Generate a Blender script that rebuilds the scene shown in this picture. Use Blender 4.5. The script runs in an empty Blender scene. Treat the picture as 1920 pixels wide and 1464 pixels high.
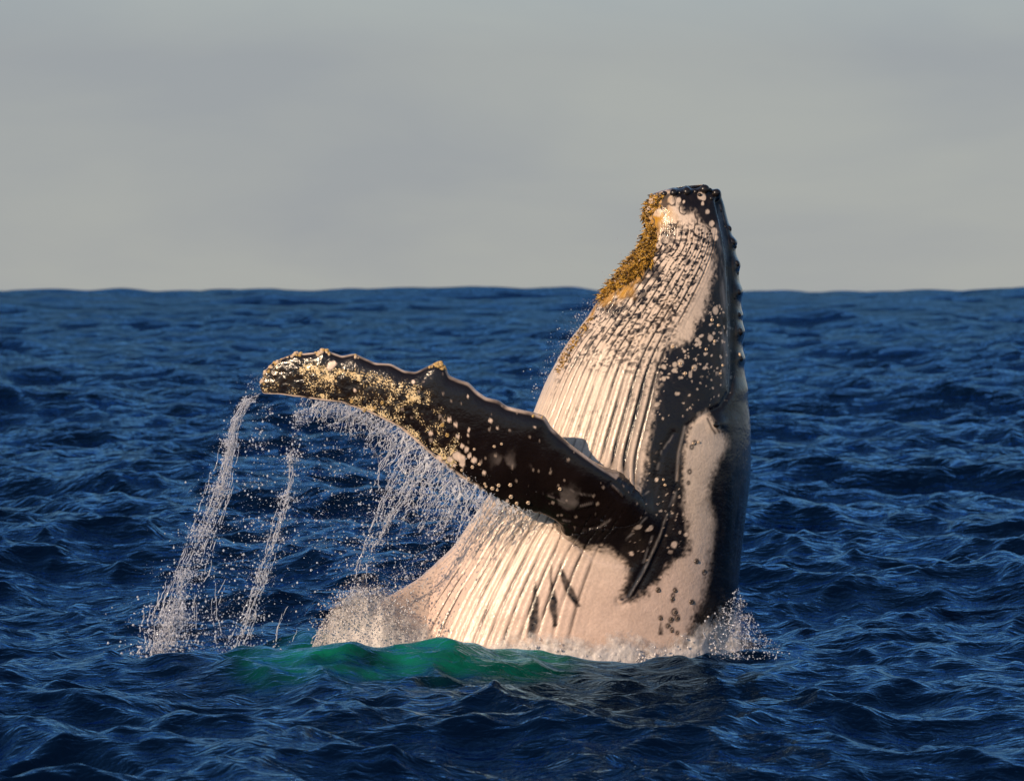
import bpy, bmesh, math, random
import numpy as np
from mathutils import Vector
from mathutils.bvhtree import BVHTree

rng = np.random.default_rng(7)
random.seed(7)
scene = bpy.context.scene

# ------------------------------------------------------------------ camera
CAM_Y, CAM_Z, K = -40.0, 3.65, 0.0054          # K metres per photo pixel at the whale
HOR = 548.0                                    # horizon row in the photograph
cam_d = bpy.data.cameras.new('camera')
cam = bpy.data.objects.new('camera', cam_d)
scene.collection.objects.link(cam)
cam.location = (0, CAM_Y, CAM_Z)
cam.rotation_euler = (math.radians(90), 0, 0)
cam_d.sensor_width = 36.0
cam_d.lens = 36.0 * 40.0 / (1920 * K)
cam_d.shift_y = -(732.0 - HOR) / 1920.0
cam_d.clip_end = 20000
cam_d.dof.use_dof = True
cam_d.dof.focus_distance = 39.2
cam_d.dof.aperture_fstop = 3.2
scene.camera = cam

# ------------------------------------------------------------------ sky and sun
SUN_EL, SUN_AZ = math.radians(21.5), math.atan2(-0.64, -0.77)   # azimuth from +Y towards +X
S = Vector((math.sin(SUN_AZ) * math.cos(SUN_EL), math.cos(SUN_AZ) * math.cos(SUN_EL), math.sin(SUN_EL)))
world = bpy.data.worlds.new('World')
scene.world = world
world.use_nodes = True
wt = world.node_tree
for n in list(wt.nodes):
    wt.nodes.remove(n)


def nd(tree, kind, **kw):
    n = tree.nodes.new(kind)
    for k, v in kw.items():
        if k.startswith('i_'):
            n.inputs[k[2:].replace('_', ' ')].default_value = v
        else:
            setattr(n, k, v)
    return n


sky = nd(wt, 'ShaderNodeTexSky', sky_type='NISHITA', sun_disc=False, sun_elevation=SUN_EL,
         sun_rotation=SUN_AZ, air_density=1.0, dust_density=0.4, ozone_density=2.0)
wbg = nd(wt, 'ShaderNodeBackground', i_Strength=0.12)
wout = nd(wt, 'ShaderNodeOutputWorld')
wco = nd(wt, 'ShaderNodeTexCoord')
wsep = nd(wt, 'ShaderNodeSeparateXYZ')
wt.links.new(wco.outputs['Generated'], wsep.inputs[0])
wz = nd(wt, 'ShaderNodeMath', operation='MAXIMUM')
wz.inputs[1].default_value = 0.0
wt.links.new(wsep.outputs['Z'], wz.inputs[0])
wz2 = nd(wt, 'ShaderNodeMath', operation='ADD')
wz2.inputs[1].default_value = 0.28
wt.links.new(wz.outputs[0], wz2.inputs[0])
wdx = nd(wt, 'ShaderNodeMath', operation='DIVIDE')
wdy = nd(wt, 'ShaderNodeMath', operation='DIVIDE')
wt.links.new(wsep.outputs['X'], wdx.inputs[0]); wt.links.new(wz2.outputs[0], wdx.inputs[1])
wt.links.new(wsep.outputs['Y'], wdy.inputs[0]); wt.links.new(wz2.outputs[0], wdy.inputs[1])
wcomb = nd(wt, 'ShaderNodeCombineXYZ')
wt.links.new(wdx.outputs[0], wcomb.inputs[0]); wt.links.new(wdy.outputs[0], wcomb.inputs[1])
wn = nd(wt, 'ShaderNodeTexNoise', i_Scale=2.6, i_Detail=5.0, i_Roughness=0.5, i_Distortion=0.3)
wt.links.new(wcomb.outputs[0], wn.inputs['Vector'])
wnr = nd(wt, 'ShaderNodeValToRGB')                       # cloud tone
wnr.color_ramp.elements[0].position = 0.36
wnr.color_ramp.elements[0].color = (2.68, 2.84, 3.04, 1)
wnr.color_ramp.elements[1].position = 0.68
wnr.color_ramp.elements[1].color = (3.18, 3.30, 3.22, 1)
whz = nd(wt, 'ShaderNodeMath', operation='MULTIPLY_ADD')     # thicker, paler air towards the horizon
whz.inputs[1].default_value = -2.4; whz.inputs[2].default_value = .12
wt.links.new(wz.outputs[0], whz.inputs[0])
wha = nd(wt, 'ShaderNodeMath', operation='ADD')
wt.links.new(wn.outputs['Fac'], wha.inputs[0]); wt.links.new(whz.outputs[0], wha.inputs[1])
wt.links.new(wha.outputs[0], wnr.inputs[0])
# cover: closed bank low down, opening to blue sky overhead as the layer is seen less edge-on
wcov = nd(wt, 'ShaderNodeMapRange', i_From_Min=0.06, i_From_Max=0.22, i_To_Min=0.95, i_To_Max=0.0)
wt.links.new(wz.outputs[0], wcov.inputs['Value'])
wmix = nd(wt, 'ShaderNodeMix', data_type='RGBA')
wt.links.new(wcov.outputs[0], wmix.inputs[0])
wt.links.new(sky.outputs[0], wmix.inputs[6])
wt.links.new(wnr.outputs[0], wmix.inputs[7])
wt.links.new(wmix.outputs[2], wbg.inputs['Color'])
wt.links.new(wbg.outputs[0], wout.inputs[0])

sun_d = bpy.data.lights.new('sun', 'SUN')
sun_d.energy = 4.8
sun_d.angle = math.radians(0.53)
sun_d.color = (1.0, 0.74, 0.50)
sun = bpy.data.objects.new('sun', sun_d)
scene.collection.objects.link(sun)
sun.rotation_euler = S.to_track_quat('Z', 'Y').to_euler()

scene.render.engine = 'CYCLES'
scene.view_settings.view_transform = 'Standard'
scene.view_settings.look = 'None'
scene.view_settings.exposure = 0.0
scene.view_settings.gamma = 1.0
scene.render.resolution_x = 1024
scene.render.resolution_y = 780


# ------------------------------------------------------------------ helpers
def pix(px, py, y=0.0):
    """photo pixel + depth (m from the whale's axis) -> world point"""
    s = K * (y - CAM_Y) / 40.0
    return np.stack([(np.asarray(px, float) - 960.0) * s, np.zeros_like(s * np.asarray(px, float)) + y,
                     CAM_Z - (np.asarray(py, float) - HOR) * s], -1)


def unpix(P):
    s = K * (P[:, 1] - CAM_Y) / 40.0
    return 960.0 + P[:, 0] / s, HOR + (CAM_Z - P[:, 2]) / s


def smooth(a, b, x):
    t = np.clip((x - a) / (b - a), 0, 1)
    return t * t * (3 - 2 * t)


def hash3(ix, iy, iz, seed):
    h = (ix.astype(np.int64) * 374761393 + iy.astype(np.int64) * 668265263 + iz.astype(np.int64) * 2147483647 + seed * 144269) & 0xffffffff
    h = ((h ^ (h >> 13)) * 1274126177) & 0xffffffff
    h = ((h ^ (h >> 16)) * 2246822519) & 0xffffffff
    return ((h ^ (h >> 15)) & 0xffffff) / float(0xffffff)


def vnoise(P, scale, seed=0):
    Q = P * scale
    I = np.floor(Q).astype(np.int64)
    F = Q - I
    F = F * F * (3 - 2 * F)
    r = 0
    for dx in (0, 1):
        for dy in (0, 1):
            for dz in (0, 1):
                w = (F[:, 0] if dx else 1 - F[:, 0]) * (F[:, 1] if dy else 1 - F[:, 1]) * (F[:, 2] if dz else 1 - F[:, 2])
                r = r + w * hash3(I[:, 0] + dx, I[:, 1] + dy, I[:, 2] + dz, seed)
    return r


def fbm(P, scale, octv=3, seed=0):
    a, r, t = 1.0, 0, 0
    for o in range(octv):
        r = r + a * vnoise(P, scale * 2.03 ** o, seed + o * 17)
        t += a
        a *= 0.5
    return r / t


def spots(P, scale, seed, keep):
    """cellular spots: distance to a jittered point (in cell units) for cells kept with probability keep; returns dist and size"""
    Q = P * scale
    I = np.floor(Q).astype(np.int64)
    best = np.full(len(P), 9.0)
    for dx in (-1, 0, 1):
        for dy in (-1, 0, 1):
            for dz in (-1, 0, 1):
                c = I + np.array([dx, dy, dz])
                on = hash3(c[:, 0], c[:, 1], c[:, 2], seed + 5)
                jx = hash3(c[:, 0], c[:, 1], c[:, 2], seed + 1)
                jy = hash3(c[:, 0], c[:, 1], c[:, 2], seed + 2)
                jz = hash3(c[:, 0], c[:, 1], c[:, 2], seed + 3)
                sz = 0.45 + 0.9 * hash3(c[:, 0], c[:, 1], c[:, 2], seed + 4)
                d = np.sqrt((Q[:, 0] - c[:, 0] - jx) ** 2 + (Q[:, 1] - c[:, 1] - jy) ** 2 + (Q[:, 2] - c[:, 2] - jz) ** 2) / sz
                d = np.where(on < keep, d, 9.0)
                best = np.minimum(best, d)
    return best


def mesh_obj(name, V, F, mat=None, parent=None, smooth_shade=True, link=True):
    me = bpy.data.meshes.new(name)
    V = np.asarray(V, np.float32)
    F = np.asarray(F, np.int32)
    k = F.shape[1]
    me.vertices.add(len(V))
    me.vertices.foreach_set('co', V.ravel())
    me.loops.add(F.size)
    me.loops.foreach_set('vertex_index', F.ravel())
    me.polygons.add(len(F))
    me.polygons.foreach_set('loop_start', np.arange(0, F.size, k, dtype=np.int32))
    me.polygons.foreach_set('use_smooth', np.full(len(F), smooth_shade))
    me.update(calc_edges=True)
    if mat:
        me.materials.append(mat)
    o = bpy.data.objects.new(name, me)
    if link:
        scene.collection.objects.link(o)
    if parent:
        o.parent = parent
    return o


def color_attr(o, name, C):
    a = o.data.color_attributes.new(name, 'FLOAT_COLOR', 'POINT')
    A = np.ones((len(C), 4), np.float32)
    A[:, :3] = C
    a.data.foreach_set('color', A.ravel())


def float_attr(o, name, v):
    a = o.data.attributes.new(name, 'FLOAT', 'POINT')
    a.data.foreach_set('value', np.asarray(v, np.float32))


def grid_faces(nr, nc, wrap=False):
    i, j = np.meshgrid(np.arange(nr - 1), np.arange(nc if wrap else nc - 1), indexing='ij')
    j2 = (j + 1) % nc
    return np.stack([i * nc + j, i * nc + j2, (i + 1) * nc + j2, (i + 1) * nc + j], -1).reshape(-1, 4)


def normals_of(V, F):
    n = np.cross(V[F[:, 2]] - V[F[:, 0]], V[F[:, 3]] - V[F[:, 1]])
    N = np.zeros_like(V)
    for c in range(4):
        for a in range(3):
            N[:, a] += np.bincount(F[:, c], n[:, a], len(V))
    return N / (np.linalg.norm(N, axis=1, keepdims=True) + 1e-12)


def in_poly(px, py, poly):
    inside = np.zeros(len(px), bool)
    n = len(poly)
    for i in range(n):
        x0, y0 = poly[i]
        x1, y1 = poly[(i + 1) % n]
        c = ((y0 > py) != (y1 > py)) & (px < (x1 - x0) * (py - y0) / (y1 - y0 + 1e-9) + x0)
        inside ^= c
    return inside


def poly_dist(px, py, poly, closed=True):
    d = np.full(len(px), 1e9)
    n = len(poly)
    for i in range(n if closed else n - 1):
        x0, y0 = poly[i]
        x1, y1 = poly[(i + 1) % n]
        dx, dy = x1 - x0, y1 - y0
        t = np.clip(((px - x0) * dx + (py - y0) * dy) / (dx * dx + dy * dy + 1e-9), 0, 1)
        d = np.minimum(d, np.hypot(px - x0 - t * dx, py - y0 - t * dy))
    return d


def soft_poly(px, py, poly, w):
    """1 inside, 0 outside, soft over +-w pixels"""
    d = poly_dist(px, py, poly)
    d = np.where(in_poly(px, py, poly), d, -d)
    return smooth(-w, w, d)


def zp(pts, ox, oy, s):
    return [(ox + x / s, oy + y / s) for x, y in pts]


def new_mat(name):
    m = bpy.data.materials.new(name)
    m.use_nodes = True
    t = m.node_tree
    for n in list(t.nodes):
        t.nodes.remove(n)
    out = nd(t, 'ShaderNodeOutputMaterial')
    b = nd(t, 'ShaderNodeBsdfPrincipled')
    t.links.new(b.outputs[0], out.inputs[0])
    return m, t, b, out


# ------------------------------------------------------------------ sea material
def sea_material():
    m = bpy.data.materials.new('sea_water')
    m.use_nodes = True
    t = m.node_tree
    for n in list(t.nodes):
        t.nodes.remove(n)
    out = nd(t, 'ShaderNodeOutputMaterial')
    at = nd(t, 'ShaderNodeAttribute', attribute_name='shallow')
    mix = nd(t, 'ShaderNodeMix', data_type='RGBA')
    mix.inputs[6].default_value = (0.0004, 0.0030, 0.0115, 1)
    mix.inputs[7].default_value = (0.004, 0.145, 0.085, 1)
    t.links.new(at.outputs['Fac'], mix.inputs[0])
    dif = nd(t, 'ShaderNodeBsdfDiffuse')
    t.links.new(mix.outputs[2], dif.inputs['Color'])
    gl = nd(t, 'ShaderNodeBsdfGlossy', i_Roughness=0.04)
    gl.inputs['Color'].default_value = (0.30, 0.59, 0.94, 1)
    fr_ = nd(t, 'ShaderNodeFresnel', i_IOR=1.333)
    ms = nd(t, 'ShaderNodeMixShader')
    t.links.new(fr_.outputs[0], ms.inputs[0]); t.links.new(dif.outputs[0], ms.inputs[1]); t.links.new(gl.outputs[0], ms.inputs[2])
    t.links.new(ms.outputs[0], out.inputs[0])
    co = nd(t, 'ShaderNodeTexCoord')
    mp = nd(t, 'ShaderNodeMapping')
    mp.inputs['Rotation'].default_value = (0, 0, math.radians(18))
    mp.inputs['Scale'].default_value = (1.0, 1.7, 1.0)
    t.links.new(co.outputs['Object'], mp.inputs[0])
    n1 = nd(t, 'ShaderNodeTexNoise', i_Scale=5.0, i_Detail=3.5, i_Roughness=0.55, i_Distortion=0.6)
    t.links.new(mp.outputs[0], n1.inputs['Vector'])
    n2 = nd(t, 'ShaderNodeTexNoise', i_Scale=1.3, i_Detail=2.0, i_Roughness=0.5, i_Distortion=0.4)
    t.links.new(mp.outputs[0], n2.inputs['Vector'])
    n3 = nd(t, 'ShaderNodeTexNoise', i_Scale=0.55, i_Detail=4.0, i_Roughness=0.6, i_Distortion=0.3)
    t.links.new(mp.outputs[0], n3.inputs['Vector'])
    ua = nd(t, 'ShaderNodeAttribute', attribute_name='unresolved')
    um = nd(t, 'ShaderNodeMath', operation='MULTIPLY')
    t.links.new(n3.outputs['Fac'], um.inputs[0]); t.links.new(ua.outputs['Fac'], um.inputs[1])
    b3 = nd(t, 'ShaderNodeBump', i_Strength=1.0, i_Distance=2.4)
    t.links.new(um.outputs[0], b3.inputs['Height'])
    b2 = nd(t, 'ShaderNodeBump', i_Strength=1.0, i_Distance=0.04)
    t.links.new(n2.outputs['Fac'], b2.inputs['Height'])
    bp = nd(t, 'ShaderNodeBump', i_Strength=1.0, i_Distance=0.036)
    t.links.new(n1.outputs['Fac'], bp.inputs['Height'])
    t.links.new(b3.outputs[0], b2.inputs['Normal'])
    t.links.new(b2.outputs[0], bp.inputs['Normal'])
    for sh_ in (dif, gl, fr_):
        t.links.new(bp.outputs[0], sh_.inputs['Normal'])
    return m


# ------------------------------------------------------------------ the whale's body: outline table (photo rows), then lofts
PROF = np.array([  # row, left, right, half-depth (m)
    (353, 1268, 1318, .07), (356, 1246, 1332, .13), (361, 1228, 1344, .18), (370, 1218, 1351, .23), (384, 1210, 1356, .28),
    (404, 1208, 1361, .32), (430, 1212, 1368, .37), (460, 1206, 1375, .43), (500, 1170, 1382, .51),
    (550, 1132, 1387, .60), (600, 1098, 1390, .68), (650, 1060, 1392, .76), (700, 1032, 1396, .83), (750, 1010, 1402, .89),
    (800, 990, 1407, .94), (850, 970, 1408, .98), (900, 938, 1406, 1.01), (950, 902, 1400, 1.03), (1000, 868, 1394, 1.04),
    (1050, 836, 1389, 1.05), (1100, 802, 1384, 1.06), (1150, 770, 1377, 1.07), (1200, 742, 1369, 1.08), (1260, 716, 1360, 1.08),
    (1350, 696, 1350, 1.07), (1500, 705, 1340, 1.04), (1700, 740, 1325, .95)], float)


def catmull(xs, ys, q):
    """smooth interpolation through a table"""
    d = np.gradient(ys, xs)
    i = np.clip(np.searchsorted(xs, q) - 1, 0, len(xs) - 2)
    h = xs[i + 1] - xs[i]
    t = (q - xs[i]) / h
    return ((2 * t ** 3 - 3 * t ** 2 + 1) * ys[i] + (t ** 3 - 2 * t ** 2 + t) * h * d[i]
            + (-2 * t ** 3 + 3 * t ** 2) * ys[i + 1] + (t ** 3 - t ** 2) * h * d[i + 1])


JAW = np.array([(353, 1345), (430, 1348), (464, 1344), (500, 1333), (560, 1306), (620, 1276), (680, 1252), (757, 1234), (830, 1216), (912, 1200),
                (1000, 1150), (1100, 1112), (1200, 1094), (1700, 1080)], float)     # where the pleats end

rows = np.concatenate([np.linspace(353, 400, 30)[:-1], np.linspace(400, 1260, 560)[:-1], np.linspace(1260, 1700, 60)])
NT = 460
tt = np.concatenate([np.linspace(0, math.pi, 330)[:-1], np.linspace(math.pi, 2 * math.pi, NT - 329 + 1)[:-1]])
NT = len(tt)
Lr = catmull(PROF[:, 0], PROF[:, 1], rows)
Rr = catmull(PROF[:, 0], PROF[:, 2], rows)
Dr = catmull(PROF[:, 0], PROF[:, 3], rows)
Jr = catmull(JAW[:, 0], JAW[:, 1], rows)
cx, rx = (Lr + Rr) / 2, (Rr - Lr) / 2
T, RO = np.meshgrid(tt, rows)
ct, st = np.cos(T), np.sin(T)
# belly side fuller than the back: the section is widest ventrally
sgn = np.sign(st)
yy = -Dr[:, None] * sgn * np.abs(st) ** 0.92 * (1 + 0.10 * ct)
pxm = cx[:, None] - rx[:, None] * ct
P0 = pix(pxm, RO, 0.0)
P0[..., 1] = yy
body_V = P0.reshape(-1, 3)
body_F = grid_faces(len(rows), NT, True)
body_F = body_F[:, ::-1]
TB = T.ravel().copy()
TB = np.where(TB > math.pi, 2 * math.pi - TB, TB)          # both flanks alike
tJ = np.arccos(np.clip((cx - Jr) / rx, -1, 1))
JB = np.repeat(tJ, NT)
ROW = RO.ravel()
# close the nose and the (submerged) end with a centre vertex
# (fans of degenerate quads keep the mesh all-quad)
def add_cap(V, F, ring, centre):
    c = len(V)
    V = np.vstack([V, centre[None]])
    n = len(ring)
    q = [(ring[(2 * i) % n], ring[(2 * i + 1) % n], ring[(2 * i + 2) % n], c) for i in range(n // 2)]
    return V, np.vstack([F, np.array(q)])


N0 = normals_of(body_V, body_F)
# ---- pleats of the throat and belly
NPL = 17.0
ph = NPL * TB / JB + 0.9 * (fbm(body_V, 0.8, 2, 3) - 0.5)
fr = np.abs(ph - np.round(ph))
pl_zone = smooth(1.02, 0.9, TB / JB) * smooth(395, 470, ROW)
groove = np.exp(-(fr / 0.13) ** 2) * pl_zone
gd = np.interp(ROW, [400, 480, 600, 800, 950, 1100, 1250], [.004, .010, .013, .018, .017, .014, .012])
gd = gd * (0.45 + 1.1 * fbm(body_V, 2.5, 2, 8))
disp = -gd * groove + gd * 0.5 * (1 - (fr * 2) ** 2) * pl_zone
bpx, bpy_ = unpix(body_V)
# mouth line: the lower jaw's lip runs beside the rostrum, then curves down in front of the eye
MOUTH = [(1346, 378), (1358, 430), (1366, 480), (1370, 540), (1372, 610), (1372, 680), (1368, 735), (1350, 762), (1318, 778), (1288, 800), (1276, 860), (1266, 920), (1256, 960)]
dm = poly_dist(bpx, bpy_, MOUTH, False)
disp += (-0.035 * np.exp(-(dm / 5.0) ** 2) + 0.010 * np.exp(-((dm - 11) / 8.0) ** 2)) * np.interp(ROW, [350, 690, 740, 960], [1, .8, .3, .25])
FOLD2 = [(1262, 812), (1240, 850), (1230, 900), (1222, 950)]
disp += -0.010 * np.exp(-(poly_dist(bpx, bpy_, FOLD2, False) / 6.0) ** 2)
FOLD3 = [(1262, 930), (1240, 1000), (1215, 1060), (1180, 1120), (1165, 1128)]
d3 = poly_dist(bpx, bpy_, FOLD3, False)
disp += (-0.010 * np.exp(-((d3 - 6) / 6.0) ** 2) + 0.012 * np.exp(-(d3 / 3.5) ** 2)) * np.interp(ROW, [930, 1000, 1128, 1140], [0, 1, .8, 0])
# skin folds radiating under the flipper's root
for k in range(5):
    A = [(1046 + 9 * k, 985 + 9 * k), (1075 + 9 * k, 1012 + 9 * k), (1110 + 10 * k, 1030 + 7 * k), (1150 + 8 * k, 1040 + 6 * k)]
    disp += -0.008 * np.exp(-(poly_dist(bpx, bpy_, A, False) / 3.5) ** 2)
# tubercles of the rostrum, along the back edge and the nose
for (qx, qy, r, h) in [(1370, 428, 6, .02), (1377, 454, 10, .055), (1384, 496, 12, .04), (1387, 546, 13, .04),
                       (1388, 590, 8, .02), (1390, 622, 14, .035), (1391, 672, 11, .03), (1395, 730, 18, .02),
                       (1262, 361, 8, .03), (1287, 357, 7, .045), (1320, 354, 9, .06), (1344, 360, 8, .05)]:
    disp += .75 * h * np.exp(-(((bpx - qx) ** 2 + (bpy_ - qy) ** 2) / (r * r)))
# eye bump
disp += 0.03 * np.exp(-(((bpx - 1346) ** 2 + (bpy_ - 795) ** 2) / 16 ** 2)) * (np.abs(N0[:, 1]) > 0.05)
disp += 0.012 * (fbm(body_V, 4.0, 3, 41) - 0.5)
body_V = body_V + N0 * disp[:, None]

# ---- near flipper: leading (upper) and trailing (lower) edge traced, given depth and thickness
UP = [(487, 722)] + zp([(130, 300), (200, 225), (280, 192), (340, 168), (370, 152), (420, 165), (510, 155), (560, 122), (620, 155), (700, 183), (790, 163), (850, 193), (940, 233), (1050, 237), (1150, 290), (1230, 297), (1330, 248), (1400, 213), (1440, 243), (1470, 320)], 460, 620, 3.8525) \
    + zp([(160, 45), (240, 70), (300, 132), (370, 180), (470, 205), (530, 250), (620, 272), (720, 292), (820, 325), (870, 408), (940, 478), (1040, 558), (1150, 640), (1250, 710), (1380, 792), (1440, 860), (1520, 960)], 820, 700, 4.067) + [(1212, 965), (1232, 1000)]
LO = [(487, 722), (491, 735)] + zp([(135, 455), (250, 460), (400, 480), (500, 495), (620, 510), (700, 520), (760, 545), (900, 590), (1000, 640), (1100, 690), (1180, 750), (1280, 840), (1380, 930), (1460, 990)], 460, 620, 3.8525) \
    + zp([(100, 740), (220, 820), (310, 870), (400, 930), (530, 1000), (660, 1045), (800, 1070), (900, 1110), (980, 1160), (1030, 1230), (1100, 1310)], 820, 700, 4.067) + [(1115, 1045), (1150, 1068)]


def resample(poly, n, power=1.0):
    p = np.array(poly, float)
    s = np.concatenate([[0], np.cumsum(np.hypot(*np.diff(p, axis=0).T))])
    s /= s[-1]
    q = np.linspace(0, 1, n)
    # centripetal smooth pass
    r = np.stack([np.interp(q, s, p[:, 0]), np.interp(q, s, p[:, 1])], -1)
    for _ in range(3):
        r[1:-1] = 0.25 * r[:-2] + 0.5 * r[1:-1] + 0.25 * r[2:]
    return r


NS, NC = 420, 130
U = resample(UP, NS)
W = resample(LO, NS)
sv = np.linspace(0, 1, NS)
yF = np.interp(sv, [0, .15, .35, .5, .65, .8, .92, 1.0], [-1.16, -1.30, -1.44, -1.47, -1.42, -1.26, -1.02, -0.62])
for _ in range(40):
    yF[1:-1] = .25 * yF[:-2] + .5 * yF[1:-1] + .25 * yF[2:]
thF = np.interp(sv, [0, .015, .06, .2, .4, .6, .8, 1.0], [.004, .03, .05, .075, .10, .125, .17, .26])
ang = np.linspace(0, 2 * math.pi, NC, endpoint=False)
c01 = (1 - np.cos(ang)) / 2                              # 0 leading edge, 1 trailing edge
prof_t = np.sign(np.sin(ang)) * (np.abs(np.sin(ang)) ** 0.8) * (1.12 - 0.75 * c01)
UU = pix(U[:, 0], U[:, 1], 0); LL = pix(W[:, 0], W[:, 1], 0)
flip_V = np.zeros((NS, NC, 3)); flip_c = np.zeros((NS, NC)); flip_s = np.zeros((NS, NC))
for i in range(NS):
    u = pix(U[i, 0], U[i, 1], yF[i] + 0.03)
    w = pix(W[i, 0], W[i, 1], yF[i] - 0.02 + 0.10 * smooth(0.3, 0.8, sv[i]) + .30 * smooth(.82, .99, sv[i]))
    flip_V[i] = u[None] + (w - u)[None] * c01[:, None]
    flip_V[i, :, 1] += -prof_t * thF[i]
    flip_c[i] = c01 * np.sign(np.sin(ang) + 1e-9)
    flip_s[i] = sv[i]
flip_V = flip_V.reshape(-1, 3)
flip_F = grid_faces(NS, NC, True)
fN = normals_of(flip_V, flip_F)
if np.mean(fN[(np.abs(flip_c.ravel() - .5) < .05), 1]) > 0:
    flip_F = flip_F[:, ::-1]
    fN = -fN
fpx, fpy = unpix(flip_V)
fd = 0.010 * (fbm(flip_V, 7, 3, 11) - 0.5)
goldz = soft_poly(fpx, fpy, [(480, 690), (560, 672), (640, 685), (720, 705), (790, 715), (820, 750), (850, 800), (880, 860), (850, 885), (760, 820), (640, 760), (480, 745)], 16)
fd += 0.010 * (fbm(flip_V, 30, 2, 12) - 0.5) * goldz
# tendon ridges near the root
for A in (zp([(850, 930), (960, 985), (1080, 1015), (1180, 990)], 820, 700, 4.067), zp([(1340, 855), (1410, 930)], 820, 700, 4.067),
          zp([(960, 1120), (1100, 1140), (1250, 1110)], 820, 700, 4.067), zp([(1000, 1160), (1150, 1190), (1330, 1150)], 820, 700, 4.067)):
    da = poly_dist(fpx, fpy, A, False)
    fd += 0.006 * np.exp(-(da / 3.0) ** 2) - 0.005 * np.exp(-((da - 7) / 4.5) ** 2)
flip_V = flip_V + fN * fd[:, None]

# ---- far flipper: white, held low to the left and dipping under the swell
NS2, NC2 = 120, 60
U2 = resample([(905, 1030), (838, 1056), (790, 1082), (745, 1108), (712, 1130), (680, 1172), (650, 1215), (615, 1255), (590, 1290)], NS2)
W2 = resample([(960, 1270), (880, 1275), (800, 1282), (720, 1292), (640, 1305), (640, 1320), (610, 1320), (595, 1312), (590, 1300)], NS2)
s2 = np.linspace(0, 1, NS2)
y2 = np.interp(s2, [0, .2, .5, 1], [.05, -.1, -.75, -1.0])
t2 = np.interp(s2, [0, .2, .6, .95, 1], [.35, .25, .13, .05, .01])
a2 = np.linspace(0, 2 * math.pi, NC2, endpoint=False)
cc2 = (1 - np.cos(a2)) / 2
far_V = np.zeros((NS2, NC2, 3))
for i in range(NS2):
    u = pix(U2[i, 0], U2[i, 1], y2[i]); w = pix(W2[i, 0], W2[i, 1], y2[i] - .1)
    far_V[i] = u[None] + (w - u)[None] * cc2[:, None]
    far_V[i, :, 1] += -np.sign(np.sin(a2)) * np.abs(np.sin(a2)) ** .8 * t2[i]
far_V = far_V.reshape(-1, 3)
far_F = grid_faces(NS2, NC2, True)
faN = normals_of(far_V, far_F)
if np.mean(faN[np.tile((a2 > 1) & (a2 < 2), NS2), 1]) > 0:
    far_F = far_F[:, ::-1]; faN = -faN
far_V = far_V + faN * (0.03 * (fbm(far_V, 5, 3, 77) - .5))[:, None]


# ---- grow the shells into one another: a fillet where they meet
def bvh(V, F):
    return BVHTree.FromPolygons([tuple(v) for v in V], [tuple(int(i) for i in f) for f in F])


def fillet(V, N, tree, k, box):
    sel = np.where((V[:, 0] > box[0]) & (V[:, 0] < box[1]) & (V[:, 2] > box[2]) & (V[:, 2] < box[3]))[0]
    out = V.copy()
    for i in sel:
        loc, nn, _, d = tree.find_nearest(Vector(V[i]), k)
        if loc is None:
            continue
        v = np.array(nn) + N[i]
        L = np.linalg.norm(v)
        if L < 1e-3:
            continue
        out[i] = V[i] + v / L * (k / 3.2) * (1 - d / k) ** 2
    return out


bN = normals_of(body_V, body_F)
fN = normals_of(flip_V, flip_F)
faN = normals_of(far_V, far_F)
if np.sum(bN[:, 1] * np.sign(body_V[:, 1])) < 0:
    body_F = body_F[:, ::-1]; bN = -bN
tree_b, tree_f, tree_a = bvh(body_V, body_F), bvh(flip_V, flip_F), bvh(far_V, far_F)
x0, x1 = pix(1020, 0)[0], pix(1320, 0)[0]
zb, zt = pix(0, 1160)[2], pix(0, 820)[2]
nb = fillet(body_V, bN, tree_f, 0.28, (x0, x1, zb, zt))
nf = fillet(flip_V, fN, tree_b, 0.28, (x0, x1, zb, zt))
nb = fillet(nb, bN, tree_a, 0.22, (-2.2, 0.6, -1.0, 1.3))
na = fillet(far_V, faN, tree_b, 0.22, (-2.2, 0.6, -1.0, 1.3))
body_V, flip_V, far_V = nb, nf, na

# ---- colouring of the skin (own colour, with sheen, lit creases and ridge highlights painted in)
PALE = np.array([0.63, 0.515, 0.415]); DARK = np.array([0.0068, 0.0048, 0.0042]); PINK = np.array([0.66, 0.475, 0.395])
px, py = unpix(body_V)
front = body_V
wob = 10 * (fbm(body_V, 3.0, 3, 21) - 0.5)
wob2 = 15 * (fbm(body_V * np.array([1.2, 1.2, .6]), 16.0, 3, 22) - 0.5)
qx, qy = px + wob + wob2, py + wob2 - wob
back = [(1333, 340), (1345, 400), (1331, 464), (1337, 500), (1331, 548), (1319, 581), (1300, 620), (1288, 640), (1252, 653), (1231, 680), (1226, 753), (1220, 800), (1213, 830), (1212, 870),
        (1200, 915), (1170, 930), (1080, 935), (1020, 940), (1030, 974), (1055, 1000), (1074, 1020), (1096, 1032), (1140, 1026), (1158, 1040), (1173, 1052), (1177, 1089), (1158, 1126), (1184, 1130), (1207, 1115), (1236, 1089), (1266, 1052), (1295, 1030), (1290, 985), (1284, 949),
        (1306, 945), (1326, 942), (1332, 956), (1336, 990), (1332, 1020), (1328, 1055), (1324, 1090), (1313, 1126), (1299, 1155), (1291, 1182), (1284, 1230), (1280, 1700), (1600, 1700), (1600, 340)]
grain = fbm(body_V, 42, 2, 23)


def grainy(d, k=2.6):
    return np.clip(d + (grain - .5) * k * 4 * d * (1 - d) * .5, 0, 1)


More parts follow.
